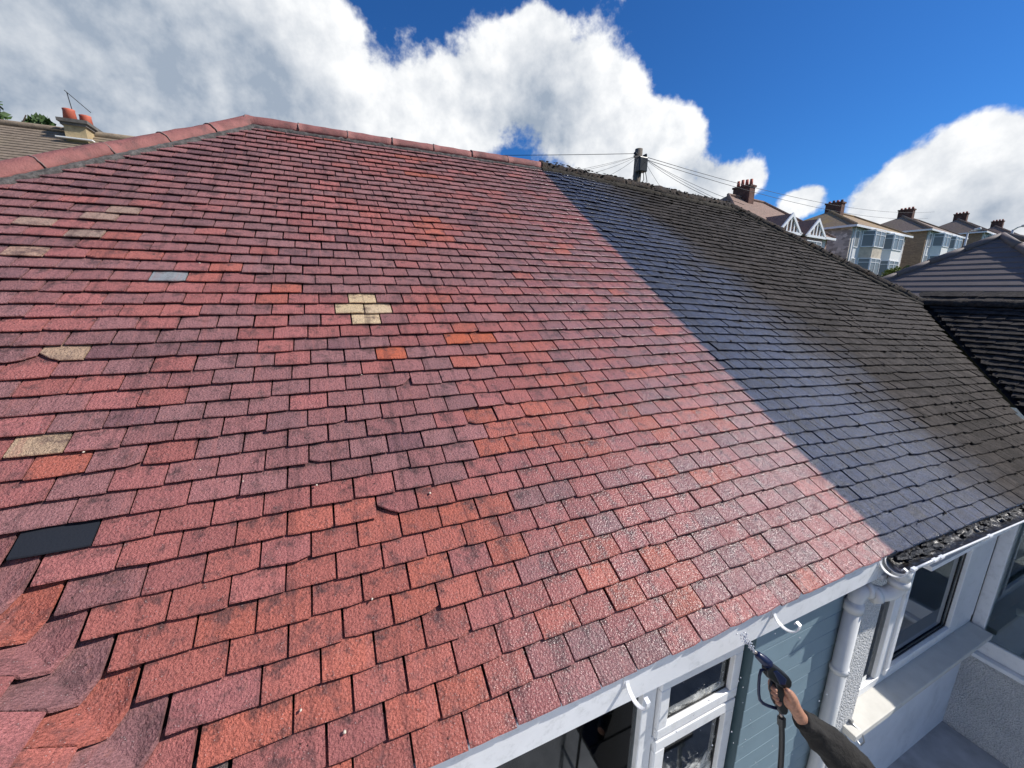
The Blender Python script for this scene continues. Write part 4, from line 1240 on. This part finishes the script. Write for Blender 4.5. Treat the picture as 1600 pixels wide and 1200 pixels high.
        part(MB().tube([(0.5, -0.1, -0.1), (0.5, -0.1, -H_)], 0.05, 8), 'downpipe', 'far_white')
        part(MB().tube([(6.5, -0.45, -0.1), (6.5, -0.1, -0.4), (6.5, -0.1, -H_)], 0.06, 8), 'downpipe', 'far_white')
    return h
hill_house(-17.6, 13.2, 6.15, 3.1, 'pink_brick', 'roof_pink', 'hillside house with two white timbered gables and a stack of red pots', 'gables', depth=7.6)
hill_house(0.0, 13.4, 7.65, 2.15, 'rubble', 'roof_lichen', 'hillside house with grey stone side wall and lichen-yellow roof', 'stone')
hill_house(19.5, 13.4, 8.9, 2.3, 'brown_brick', 'roof_brown', 'hillside house with plain brown brick side wall and grey-white bays', 'brick')
hill_house(41.5, 13.4, 10.4, 2.5, 'brown_brick', 'roof_brown', 'hillside house behind the peak of the smooth brown roof', 'brick')
hill_house(63.0, 13.4, 11.2, 2.6, 'brown_brick', 'roof_pink', 'farthest hillside house at the right edge, chimney only just clear', 'brick')

def street_lamp(x, y, z0, z1, label):
    h = empty('street_lamp', (x, y, z0), label, 'street lamp', 'street lamps')
    MB().tube([(x, y, z0), (x, y, z0 + 1.2), (x, y, z1)], [0.12, 0.10, 0.075], 10).build('post', M['render_grey'], h, smooth=True)
    MB().tube([(x, y, z1 - 0.05), (x - 0.25, y - 0.3, z1 + 0.12), (x - 0.6, y - 0.7, z1 + 0.15)], 0.045, 8).build('arm', M['render_grey'], h, smooth=True)
    MB().tube([(x - 0.5, y - 0.6, z1 + 0.17), (x - 0.9, y - 1.05, z1 + 0.17)], [0.1, 0.13], 10).build('lantern', M['render_grey'], h, smooth=True)
street_lamp(56.5, 18.6, 2.2, 7.35, 'pale street lamp post against the brown brick hillside house')
street_lamp(51.0, 14.1, 1.6, 6.7, 'pale street lamp post rising behind the smooth brown roof peak')

# ------------------------------------------------------------------ neighbour behind on the left, with chimney
lh = empty('house', (-9.0, 26.0, -1.4), 'grey-brown roofed house behind the red hip at far left', 'house')
RZ = 7.05; RYL = 21.2
m = MB()
m.merge([(-16, RYL, RZ), (-5.0, RYL, RZ), (-2.0, RYL - 4.5, RZ - 3.2), (-16, RYL - 4.5, RZ - 3.2), (-2.0, RYL + 4.5, RZ - 3.2), (-16, RYL + 4.5, RZ - 3.2)], [(0, 3, 2, 1), (0, 1, 4, 5), (1, 2, 4), (0, 5, 3)])
lr = m.build('roof', M['roof_grey'], lh)
MB().tube([(-16, RYL, RZ + 0.02), (-5.0, RYL, RZ + 0.02)], 0.13, 10).build('ridge_tile', M['roof_grey'], lr, smooth=True)
# courses of raised tile tails
for k in range(26):
    d = 0.17 * k + 0.1; zz = RZ - d * 3.2 / 4.5
    MB().prism([(-16, RYL - d, zz + 0.004), (-16, RYL - d - 0.17, zz - 0.12 + 0.03), (-16, RYL - d - 0.17, zz - 0.13)], (11.0 + 3 * d / 4.5, 0, 0)).build('tile_course', M['roof_grey'], lr)
MB().box((-15.8, RYL - 4.2, -3), (-2.4, RYL + 4.2, RZ - 3.2)).build('wall', M['render_white'], lh)
cx, cy = -7.85, 21.0
st = MB().box((cx - 0.30, cy - 0.5, RZ - 0.8), (cx + 0.30, cy + 0.5, RZ + 0.06)).build('chimney', M['stack_stone'], lh)
MB().box((cx - 0.36, cy - 0.56, RZ + 0.061), (cx + 0.36, cy + 0.56, RZ + 0.15)).box((cx - 0.42, cy - 0.62, RZ + 0.1501), (cx + 0.42, cy + 0.62, RZ + 0.26)).build('chimney_cap', M['stack_cap'], st)
for (dx, dy) in ((-0.15, -0.28), (0.10, 0.22)):
    MB().tube([(cx + dx, cy + dy, RZ + 0.22), (cx + dx, cy + dy, RZ + 0.58), (cx + dx, cy + dy, RZ + 0.64)], [0.20, 0.165, 0.175], 14).build('chimney_pot', M['terracotta'], st, smooth=True)
MB().box((cx - 0.5, cy - 0.72, RZ - 0.42), (cx + 0.5, cy - 0.51, RZ - 0.38)).build('lead_apron', M['render_white'], st)
a_ = MB(); a_.tube([(cx - 0.12, cy, RZ + 0.3), (cx - 0.2, cy, RZ + 1.3)], 0.014, 6); a_.tube([(cx - 0.24, cy - 0.05, RZ + 1.34), (cx + 0.3, cy + 0.2, RZ + 0.78)], 0.013, 6)
a_.build('aerial', M['cable'], st)

# chimney of the house hidden behind the dark ridge
hh = empty('house', (16.5, 21.0, -1.0), 'house hidden behind the dark ridge, only its red chimney pots showing', 'house')
MB().box((11, 17.5, -3), (22, 25.5, 2.6)).build('wall', M['render_white'], hh)
m = MB(); m.merge([(10.7, 17.2, 2.6), (22.3, 17.2, 2.6), (22.3, 25.8, 2.6), (10.7, 25.8, 2.6), (14, 21.5, 5.4), (19, 21.5, 5.4)], [(0, 1, 5, 4), (1, 2, 5), (2, 3, 4, 5), (3, 0, 4)]); m.build('roof', M['roof_brown'], hh)
cx, cy = 15.35, 19.9
st = MB().box((cx - 0.75, cy - 0.3, 3.2), (cx + 0.75, cy + 0.3, 7.28)).build('chimney', M['stack_brick'], hh)
for k, dx in enumerate((-0.42, -0.14, 0.14, 0.42)):
    MB().tube([(cx + dx * 0.9, cy - dx, 7.25), (cx + dx * 0.9, cy - dx, 7.72 + 0.06 * (k % 2))], [0.12, 0.10], 12).build('chimney_pot', M['terracotta'], st, smooth=True)

# ------------------------------------------------------------------ telegraph pole and its wires
px_, py_ = 11.70, 12.94
pole = empty('telegraph_pole', (px_, py_, GZ + rise(px_, py_)), 'weathered timber telegraph pole with black junction box behind the dark ridge', 'telegraph pole')
MB().tube([(px_, py_, GZ + rise(px_, py_)), (px_, py_, 3), (px_ + 0.01, py_, 6.88)], [0.19, 0.17, 0.145], 16).build('pole_shaft', M['pole'], pole, smooth=True)
bxp = MB().box((px_ - 0.2, py_ - 0.36, 6.0), (px_ + 0.2, py_ - 0.10, 6.52)); bxp.build('junction_box', M['dark_plastic'], pole, bevel=0.03)
MB().box((px_ - 0.28, py_ - 0.14, 6.52), (px_ + 0.28, py_ - 0.06, 6.60)).build('bracket', M['dark_plastic'], pole)
for sx in (-0.3, 0.27):
    MB().tube([(px_ + sx * 0.5, py_ - 0.12, 6.62), (px_ + sx, py_ - 0.15, 6.66)], [0.03, 0.06], 8).build('insulator', M['dark_plastic'], pole)
lc = MB()
for k in range(4):
    an = k * 1.4
    lc.tube([(px_ - 0.15 + 0.1 * k, py_ - 0.3, 6.05), (px_ - 0.25 + 0.17 * k, py_ - 0.32, 5.72 - 0.05 * (k % 2)), (px_ - 0.1 + 0.08 * k, py_ - 0.2, 5.55)], 0.014, 6)
lc.build('hanging_wire', M['cable'], pole)
def cable(a, b, sagm, label, r=0.013, group='overhead telephone wires'):
    a = Vector(a); b = Vector(b); n = 16
    p = []
    for i in range(n + 1):
        t = i / n; q = a.lerp(b, t); q.z -= sagm * 4 * t * (1 - t); p.append(tuple(q))
    o = MB().tube(p, r, 6).build('telephone_cable', M['cable'], None, smooth=True)
    tag(o, label, 'cable', group)
A0 = Vector((px_ - 0.05, py_ - 0.1, 6.62)); A1 = Vector((px_ + 0.12, py_ - 0.12, 6.58))
cable((px_ - 0.25, py_ - 0.1, 6.66), (-4.0, 23.0, 7.6), 0.15, 'highest overhead wire running level left from the telegraph pole', 0.010)
FANL = ['%s of the thin wires fanning down left from the telegraph pole' % w for w in ('uppermost and longest', 'second from the top', 'third from the top', 'fourth from the top', 'lowest and steepest')]
for lab, (tx, ty, tz, k) in zip(FANL, ((7.0, 10.9, 5.1, 1.9), (7.6, 11.0, 5.22, 1.7), (8.1, 10.7, 5.18, 1.6), (8.2, 10.0, 4.95, 1.5), (9.3, 10.4, 4.8, 1.4))):
    d = Vector((tx, ty, tz)) - A0; cable(A0, A0 + d * k, 0.12, lab, 0.0055)
FANR = ['%s of the thin wires fanning steeply down right from the telegraph pole' % w for w in ('steepest but one', 'outermost', 'second from the outermost', 'innermost')]
for lab, (tx, ty, tz, k) in zip(FANR, ((8.98, 7.28, 3.99, 1.25), (10.79, 8.25, 4.30, 1.25), (11.8, 9.3, 4.55, 1.4), (11.2, 10.6, 4.7, 1.3))):
    d = Vector((tx, ty, tz)) - A1; cable(A1, A1 + d * k, 0.1, lab, 0.0055)
for lab, dz, tx in (('upper', 0, 0), ('lower', -0.22, 0.4)):
    cable((px_ + 0.2, py_ - 0.1, 6.62 + dz * 0.4), (57.0, 21.6 + tx, 9.75 + dz * 2.6), 0.75, lab + ' of the two long wires swinging right from pole to hillside houses', 0.010)

# ------------------------------------------------------------------ trees and shrubs
def leaves(center, rad, n, size, mat, name, parent, seed, squash=0.8):
    rnd = random.Random(seed)
    v = []; f = []
    clumps = []
    for i in range(26):
        d = Vector((rnd.gauss(0, 1), rnd.gauss(0, 1), rnd.gauss(0, 1))).normalized() * rnd.random() ** 0.5
        clumps.append((Vector(center) + Vector((d.x * rad, d.y * rad, d.z * rad * squash)) * 0.82, rad * rnd.uniform(0.16, 0.34)))
    for i in range(n):
        c, r = rnd.choice(clumps)
        d = Vector((rnd.gauss(0, 1), rnd.gauss(0, 1), rnd.gauss(0, 1))).normalized() * r * rnd.random() ** 0.33
        p = c + d
        a = Vector((rnd.gauss(0, 1), rnd.gauss(0, 1), rnd.gauss(0, 1))).normalized() * size * rnd.uniform(0.6, 1.3)
        b = a.cross(Vector((rnd.gauss(0, 1), rnd.gauss(0, 1), rnd.gauss(0, 1)))).normalized() * size * 0.6
        k = len(v)
        v += [tuple(p - a), tuple(p + b), tuple(p + a), tuple(p - b)]; f.append((k, k + 1, k + 2, k + 3))
    return add(name, v, f, mat, parent)
def tree(x, y, z0, h, rad, label, mat, seed, n=11000, size=0.24):
    t = empty('tree', (x, y, z0), label, 'tree')
    m = MB(); m.tube([(x, y, z0), (x + 0.1, y, z0 + h * 0.4), (x, y + 0.1, z0 + h * 0.75)], [0.3, 0.2, 0.08], 9)
    rnd = random.Random(seed)
    for k in range(7):
        an = k * 0.95; zz = z0 + h * (0.35 + 0.05 * k)
        m.tube([(x, y, zz), (x + cos(an) * rad * 0.4, y + sin(an) * rad * 0.4, zz + h * 0.12), (x + cos(an) * rad * 0.7, y + sin(an) * rad * 0.7, zz + h * 0.22)], [0.1, 0.06, 0.03], 6)
    m.build('trunk', M['bark'], t, smooth=True)
    leaves((x, y, z0 + h - rad * 0.72), rad, n, size, mat, 'crown', t, seed)
tree(-17.4, 36.0, 1.0, 11.6, 3.8, 'green tree showing over the grey-brown roof at far left', M['leaf'], 3)
def shrub(x, y, z0, h, rad, label, mat, seed):
    t = empty('shrub', (x, y, z0), label, 'shrub')
    m = MB()
    for k in range(5): m.tube([(x, y, z0), (x + cos(k * 1.3) * rad * 0.3, y + sin(k * 1.3) * rad * 0.3, z0 + h * 0.6)], [0.05, 0.02], 6)
    m.build('stem', M['bark'], t)
    leaves((x, y, z0 + h * 0.55), rad, 1600, 0.10, mat, 'foliage', t, seed)
shrub(48.0, 19.9, 1.9, 2.6, 1.25, 'yellow-green shrub below the stone-sided hillside house', M['leaf_yellow'], 7)
shrub(50.0, 20.0, 2.1, 2.2, 1.0, 'darker green shrub beside the yellow-green one on the hillside', M['leaf'], 8)

# ------------------------------------------------------------------ person with pressure washer
GO = Vector((1.768, -0.180, -0.129)); GK = 0.002596
def gp(x, y, d=0.0):
    """point of the lance in its own frame: x along, y down the grip, d across (metres, positive = far side)"""
    return GO + RIGHT * ((x - 1222) * GK) - UP * ((y - 1065) * GK) + FWD * d
gun = empty('pressure_washer_gun', tuple(gp(1221, 1112)), 'black and dark blue pressure washer gun spraying under the eave', 'pressure washer')
def extr(poly, d0, d1, name, mat, bev):
    m = MB(); m.prism([gp(x, y, d0) for x, y in poly], FWD * (d1 - d0)); o = m.build(name, mat, gun, bevel=bev); return o
extr([(1193, 1043), (1201.5, 1034), (1214, 1042), (1229, 1054), (1233, 1060), (1233, 1068), (1229, 1072), (1221, 1072), (1208, 1064), (1200, 1058), (1194, 1054)], -0.019, 0.019, 'gun_body', M['dark_plastic'], 0.006)
extr([(1203, 1044), (1209, 1042), (1224, 1056), (1222, 1065), (1213, 1064)], -0.0215, 0.0215, 'side_cover', M['blue_plastic'], 0.003)
MB().tube([gp(1181.5, 1021), gp(1184, 1023.5), gp(1193, 1031), gp(1201, 1038)], [0.009, 0.0145, 0.019, 0.019], 16).build('nozzle', M['blue_plastic'], gun, smooth=True)
MB().tube([gp(1177.5, 1017), gp(1183, 1022)], 0.006, 10).build('nozzle_tip', M['brass'], gun, smooth=True)
extr([(1208, 1062), (1222, 1071), (1224, 1085), (1227, 1098), (1229, 1108), (1226, 1114), (1216, 1113), (1212, 1104), (1210, 1088)], -0.014, 0.014, 'grip', M['dark_plastic'], 0.006)
gd = [(1195, 1046), (1189, 1047), (1186.5, 1056), (1185.5, 1070), (1185.5, 1084), (1187, 1093), (1192, 1099), (1200, 1103), (1213, 1107)]
MB().tube([gp(x, y) for x, y in gd], 0.0046, 8, flat=1.4).build('trigger_guard', M['blue_plastic'], gun, smooth=True)
MB().tube([gp(1206, 1062), gp(1203, 1074), gp(1206, 1090), gp(1210, 1098)], 0.0055, 8).build('trigger', M['dark_plastic'], gun, smooth=True)
MB().tube([gp(1220.5, 1111), gp(1221, 1123)], 0.0085, 12).build('swivel', M['brass'], gun, smooth=True)
MB().tube([gp(1221, 1121), gp(1221, 1133)], 0.0155, 8).build('coupling_nut', M['dark_plastic'], gun)
hp = [gp(1221, 1132), gp(1221.5, 1150), gp(1221, 1175), gp(1219, 1205), gp(1214, 1260)]
hp = hp + [Vector((1.62, -0.42, -1.1)), Vector((1.6, -0.5, -2.2)), Vector((1.75, -0.6, -3.0)), Vector((2.3, -0.9, GZ + 0.03)), Vector((3.6, -1.6, GZ + 0.03))]
def spline(P, n=8):
    out = []
    for i in range(len(P) - 1):
        p0 = P[max(0, i - 1)]; p1 = P[i]; p2 = P[i + 1]; p3 = P[min(len(P) - 1, i + 2)]
        for k in range(n):
            t = k / n
            out.append(0.5 * ((2 * p1) + (p2 - p0) * t + (2 * p0 - 5 * p1 + 4 * p2 - p3) * t * t + (3 * p1 - p0 - 3 * p2 + p3) * t ** 3))
    return out + [P[-1]]
MB().tube(spline([Vector(p) for p in hp]), 0.0105, 10).build('hose', M['dark_plastic'], gun, smooth=True)

# spray
sp = MB()
rnd = random.Random(5)
o0 = Vector(gp(1177.5, 1017)); dirv = (Vector(gp(1166, 1001)) - o0).normalized()
for i in range(150):
    t = rnd.random() ** 1.6 * 0.085
    off = Vector((rnd.gauss(0, 1), rnd.gauss(0, 1), rnd.gauss(0, 1))) * (0.0022 + t * 0.09)
    p = o0 + dirv * t + off
    sp.blob(p, rnd.uniform(0.0012, 0.0034), (1, 1, 1.3), 0.2, i, 1)
for i in range(70):
    p = Vector((rnd.uniform(1.2, 2.5), rnd.uniform(-0.15, 0.08), rnd.uniform(-1.1, -0.22)))
    sp.blob(p, rnd.uniform(0.0012, 0.0038), (1, 1, 1.2), 0.2, i, 1)
o = sp.build('water_spray', M['water'], None, smooth=True)
tag(o, 'water jet and droplets flying from the washer nozzle', 'water', kind='stuff')

person = empty('person', (2.12, -0.72, -2.06), 'person in dark jacket reaching up with the pressure washer gun', 'person')
def skin(name, chains, mat, parent, sub=2):
    """chains: lists of (point, radius); points that coincide join up; each chain that stands alone gets its own root"""
    vs_, es, rad = [], [], []
    key = {}
    roots = []
    for ch in chains:
        prev = None
        for j, (p, r) in enumerate(ch):
            k = tuple(round(c, 4) for c in p)
            if k in key: i = key[k]
            else:
                i = len(vs_); vs_.append(tuple(p)); rad.append(r); key[k] = i
                if j == 0: roots.append(i)
            if prev is not None: es.append((prev, i))
            prev = i
    c = Vector(vs_[0])
    me = bpy.data.meshes.new(name)
    me.from_pydata([tuple(Vector(v) - c) for v in vs_], es, [])
    me.materials.append(mat)
    o = bpy.data.objects.new(name, me); COL.objects.link(o)
    o.location = c; LOC[o.name] = c
    o.parent = parent; o.matrix_parent_inverse = Matrix.Translation(-LOC[parent.name])
    md = o.modifiers.new('skin', 'SKIN'); md.use_smooth_shade = True; md.branch_smoothing = 0.6
    ly = me.skin_vertices[0].data
    for i, r in enumerate(rad):
        ly[i].radius = r if isinstance(r, tuple) else (r, r)
        ly[i].use_root = i in roots
    s_ = o.modifiers.new('subdivision', 'SUBSURF'); s_.levels = sub; s_.render_levels = sub
    return o
V3 = Vector
wr = gp(1241, 1104); cuff = gp(1254, 1126, 0.012); elbow = V3((1.907, -0.405, -0.37)); shR = V3((1.985, -0.59, -0.60))
neck = V3((2.13, -0.74, -0.52)); chest = V3((2.12, -0.74, -0.72)); belly = V3((2.13, -0.75, -0.98)); pel = V3((2.13, -0.76, -1.17)); shL = V3((2.28, -0.86, -0.58))
head = V3((2.10, -0.71, -0.36)); htop = V3((2.10, -0.71, -0.27))
elL = V3((2.36, -0.92, -0.86)); wrL = V3((2.26, -0.78, -1.08)); hdL = V3((2.22, -0.72, -1.16))
hipR = V3((2.05, -0.70, -1.22)); hipL = V3((2.21, -0.82, -1.22)); knR = V3((2.02, -0.68, -1.62)); knL = V3((2.22, -0.84, -1.63)); anR = V3((2.04, -0.72, -2.0)); anL = V3((2.24, -0.88, -2.0)); toR = V3((1.90, -0.62, -2.03)); toL = V3((2.10, -0.78, -2.03))
palm = gp(1230, 1090, -0.004)
# right hand: palm behind the grip, four fingers round its front, thumb along the near side
hand = [[(wr, 0.029), (gp(1236, 1097, 0.0), 0.034), (palm, 0.036), (gp(1228, 1078, 0.004), 0.026)]]
for k, (yy, ln) in enumerate(((1073, 1.0), (1080, 1.05), (1087, 1.0), (1094, 0.88))):
    x_k = 1227 + k * 1.4
    hand.append([(gp(x_k, yy + 3, 0.014), 0.0135), (gp(x_k - 8, yy - 1, 0.031), 0.0125), (gp(x_k - 17 * ln, yy - 1, 0.024), 0.0118), (gp(x_k - 21.5 * ln, yy, 0.004), 0.0115), (gp(x_k - 20 * ln, yy + 1.5, -0.013), 0.0105), (gp(x_k - 17 * ln, yy + 2, -0.02), 0.009)])
hand.append([(gp(1234, 1093, -0.018), 0.019), (gp(1229, 1081, -0.030), 0.0155), (gp(1223.5, 1072.5, -0.034), 0.0135), (gp(1219, 1066.5, -0.032), 0.011)])
body = [[(pel, 0.13), (belly, 0.12), (chest, 0.14), (neck, 0.058), (head, 0.095), (htop, 0.075)],
        [(chest, 0.14), (shR, 0.055), (gp(1338, 1207, 0.03), 0.040), (gp(1298, 1167, 0.025), 0.034), (cuff, 0.027), (wr, 0.025)],
        [(chest, 0.14), (shL, 0.062), (elL, 0.042), (wrL, 0.027), (hdL, 0.032)],
        [(pel, 0.13), (hipR, 0.085), (knR, 0.058), (anR, 0.04), (toR, 0.036)],
        [(pel, 0.13), (hipL, 0.085), (knL, 0.058), (anL, 0.04), (toL, 0.036)]]
bd = skin('body', body + hand, M['skin'], person)
jk = [[(pel, 0.155), (belly, 0.15), (chest, 0.168), (neck + V3((0, 0, -0.05)), 0.085)],
      [(chest, 0.168), (shR, 0.083), (gp(1342, 1211, 0.03), 0.082), (gp(1320, 1188, 0.03), 0.075), (gp(1298, 1167, 0.025), 0.064), (gp(1276, 1147, 0.02), 0.052), (gp(1260, 1132.5, 0.012), 0.044), (gp(1254, 1127, 0.012), 0.041)],
      [(chest, 0.168), (shL, 0.083), (elL, 0.06), (wrL, 0.042)]]
jko = skin('jacket', jk, M['jacket'], bd, 3)
tx_ = bpy.data.textures.new('cloth_folds', 'CLOUDS'); tx_.noise_scale = 0.06; tx_.noise_depth = 1
dm = jko.modifiers.new('folds', 'DISPLACE'); dm.texture = tx_; dm.strength = 0.030; dm.mid_level = 0.5; dm.texture_coords = 'LOCAL'
tr = [[(pel, 0.15), (hipR, 0.10), (knR, 0.075), (anR, 0.058)], [(pel, 0.15), (hipL, 0.10), (knL, 0.075), (anL, 0.058)]]
skin('trousers', tr, M['trousers'], bd)
skin('boot', [[(anR + V3((0.01, -0.01, 0.03)), 0.055), (anR + V3((0, 0, -0.01)), 0.05), (toR, 0.042)]], M['dark_plastic'], bd)
skin('boot', [[(anL + V3((0.01, -0.01, 0.03)), 0.055), (anL + V3((0, 0, -0.01)), 0.05), (toL, 0.042)]], M['dark_plastic'], bd)
MB().blob(tuple(head + V3((0.02, -0.015, 0.045))), 0.112, (1, 1, 0.95), 0.05, 3, 3).build('hair', M['hair'], bd, smooth=True)

# trestle platform the person stands on
tp = empty('trestle_platform', (2.12, -0.75, GZ), 'small metal trestle platform below the eave under the person', 'platform')
for k in range(3):
    MB().box((1.78, -1.02 + 0.215 * k, -2.115), (2.62, -0.815 + 0.215 * k, -2.077)).build('plank', M['dark_plastic'], tp, bevel=0.004)
for x in (1.88, 2.52):
    m = MB()
    for s_ in (-1, 1):
        m.tube([(x, -0.74 + s_ * 0.32, -2.13), (x + 0.02, -0.74 + s_ * 0.42, GZ + 0.012)], 0.02, 8)
    m.tube([(x, -1.08, -2.135), (x, -0.38, -2.135)], 0.02, 8); m.tube([(x, -1.12, -2.8), (x, -0.36, -2.8)], 0.016, 8)
    m.build('trestle', M['steel'], tp, smooth=True)
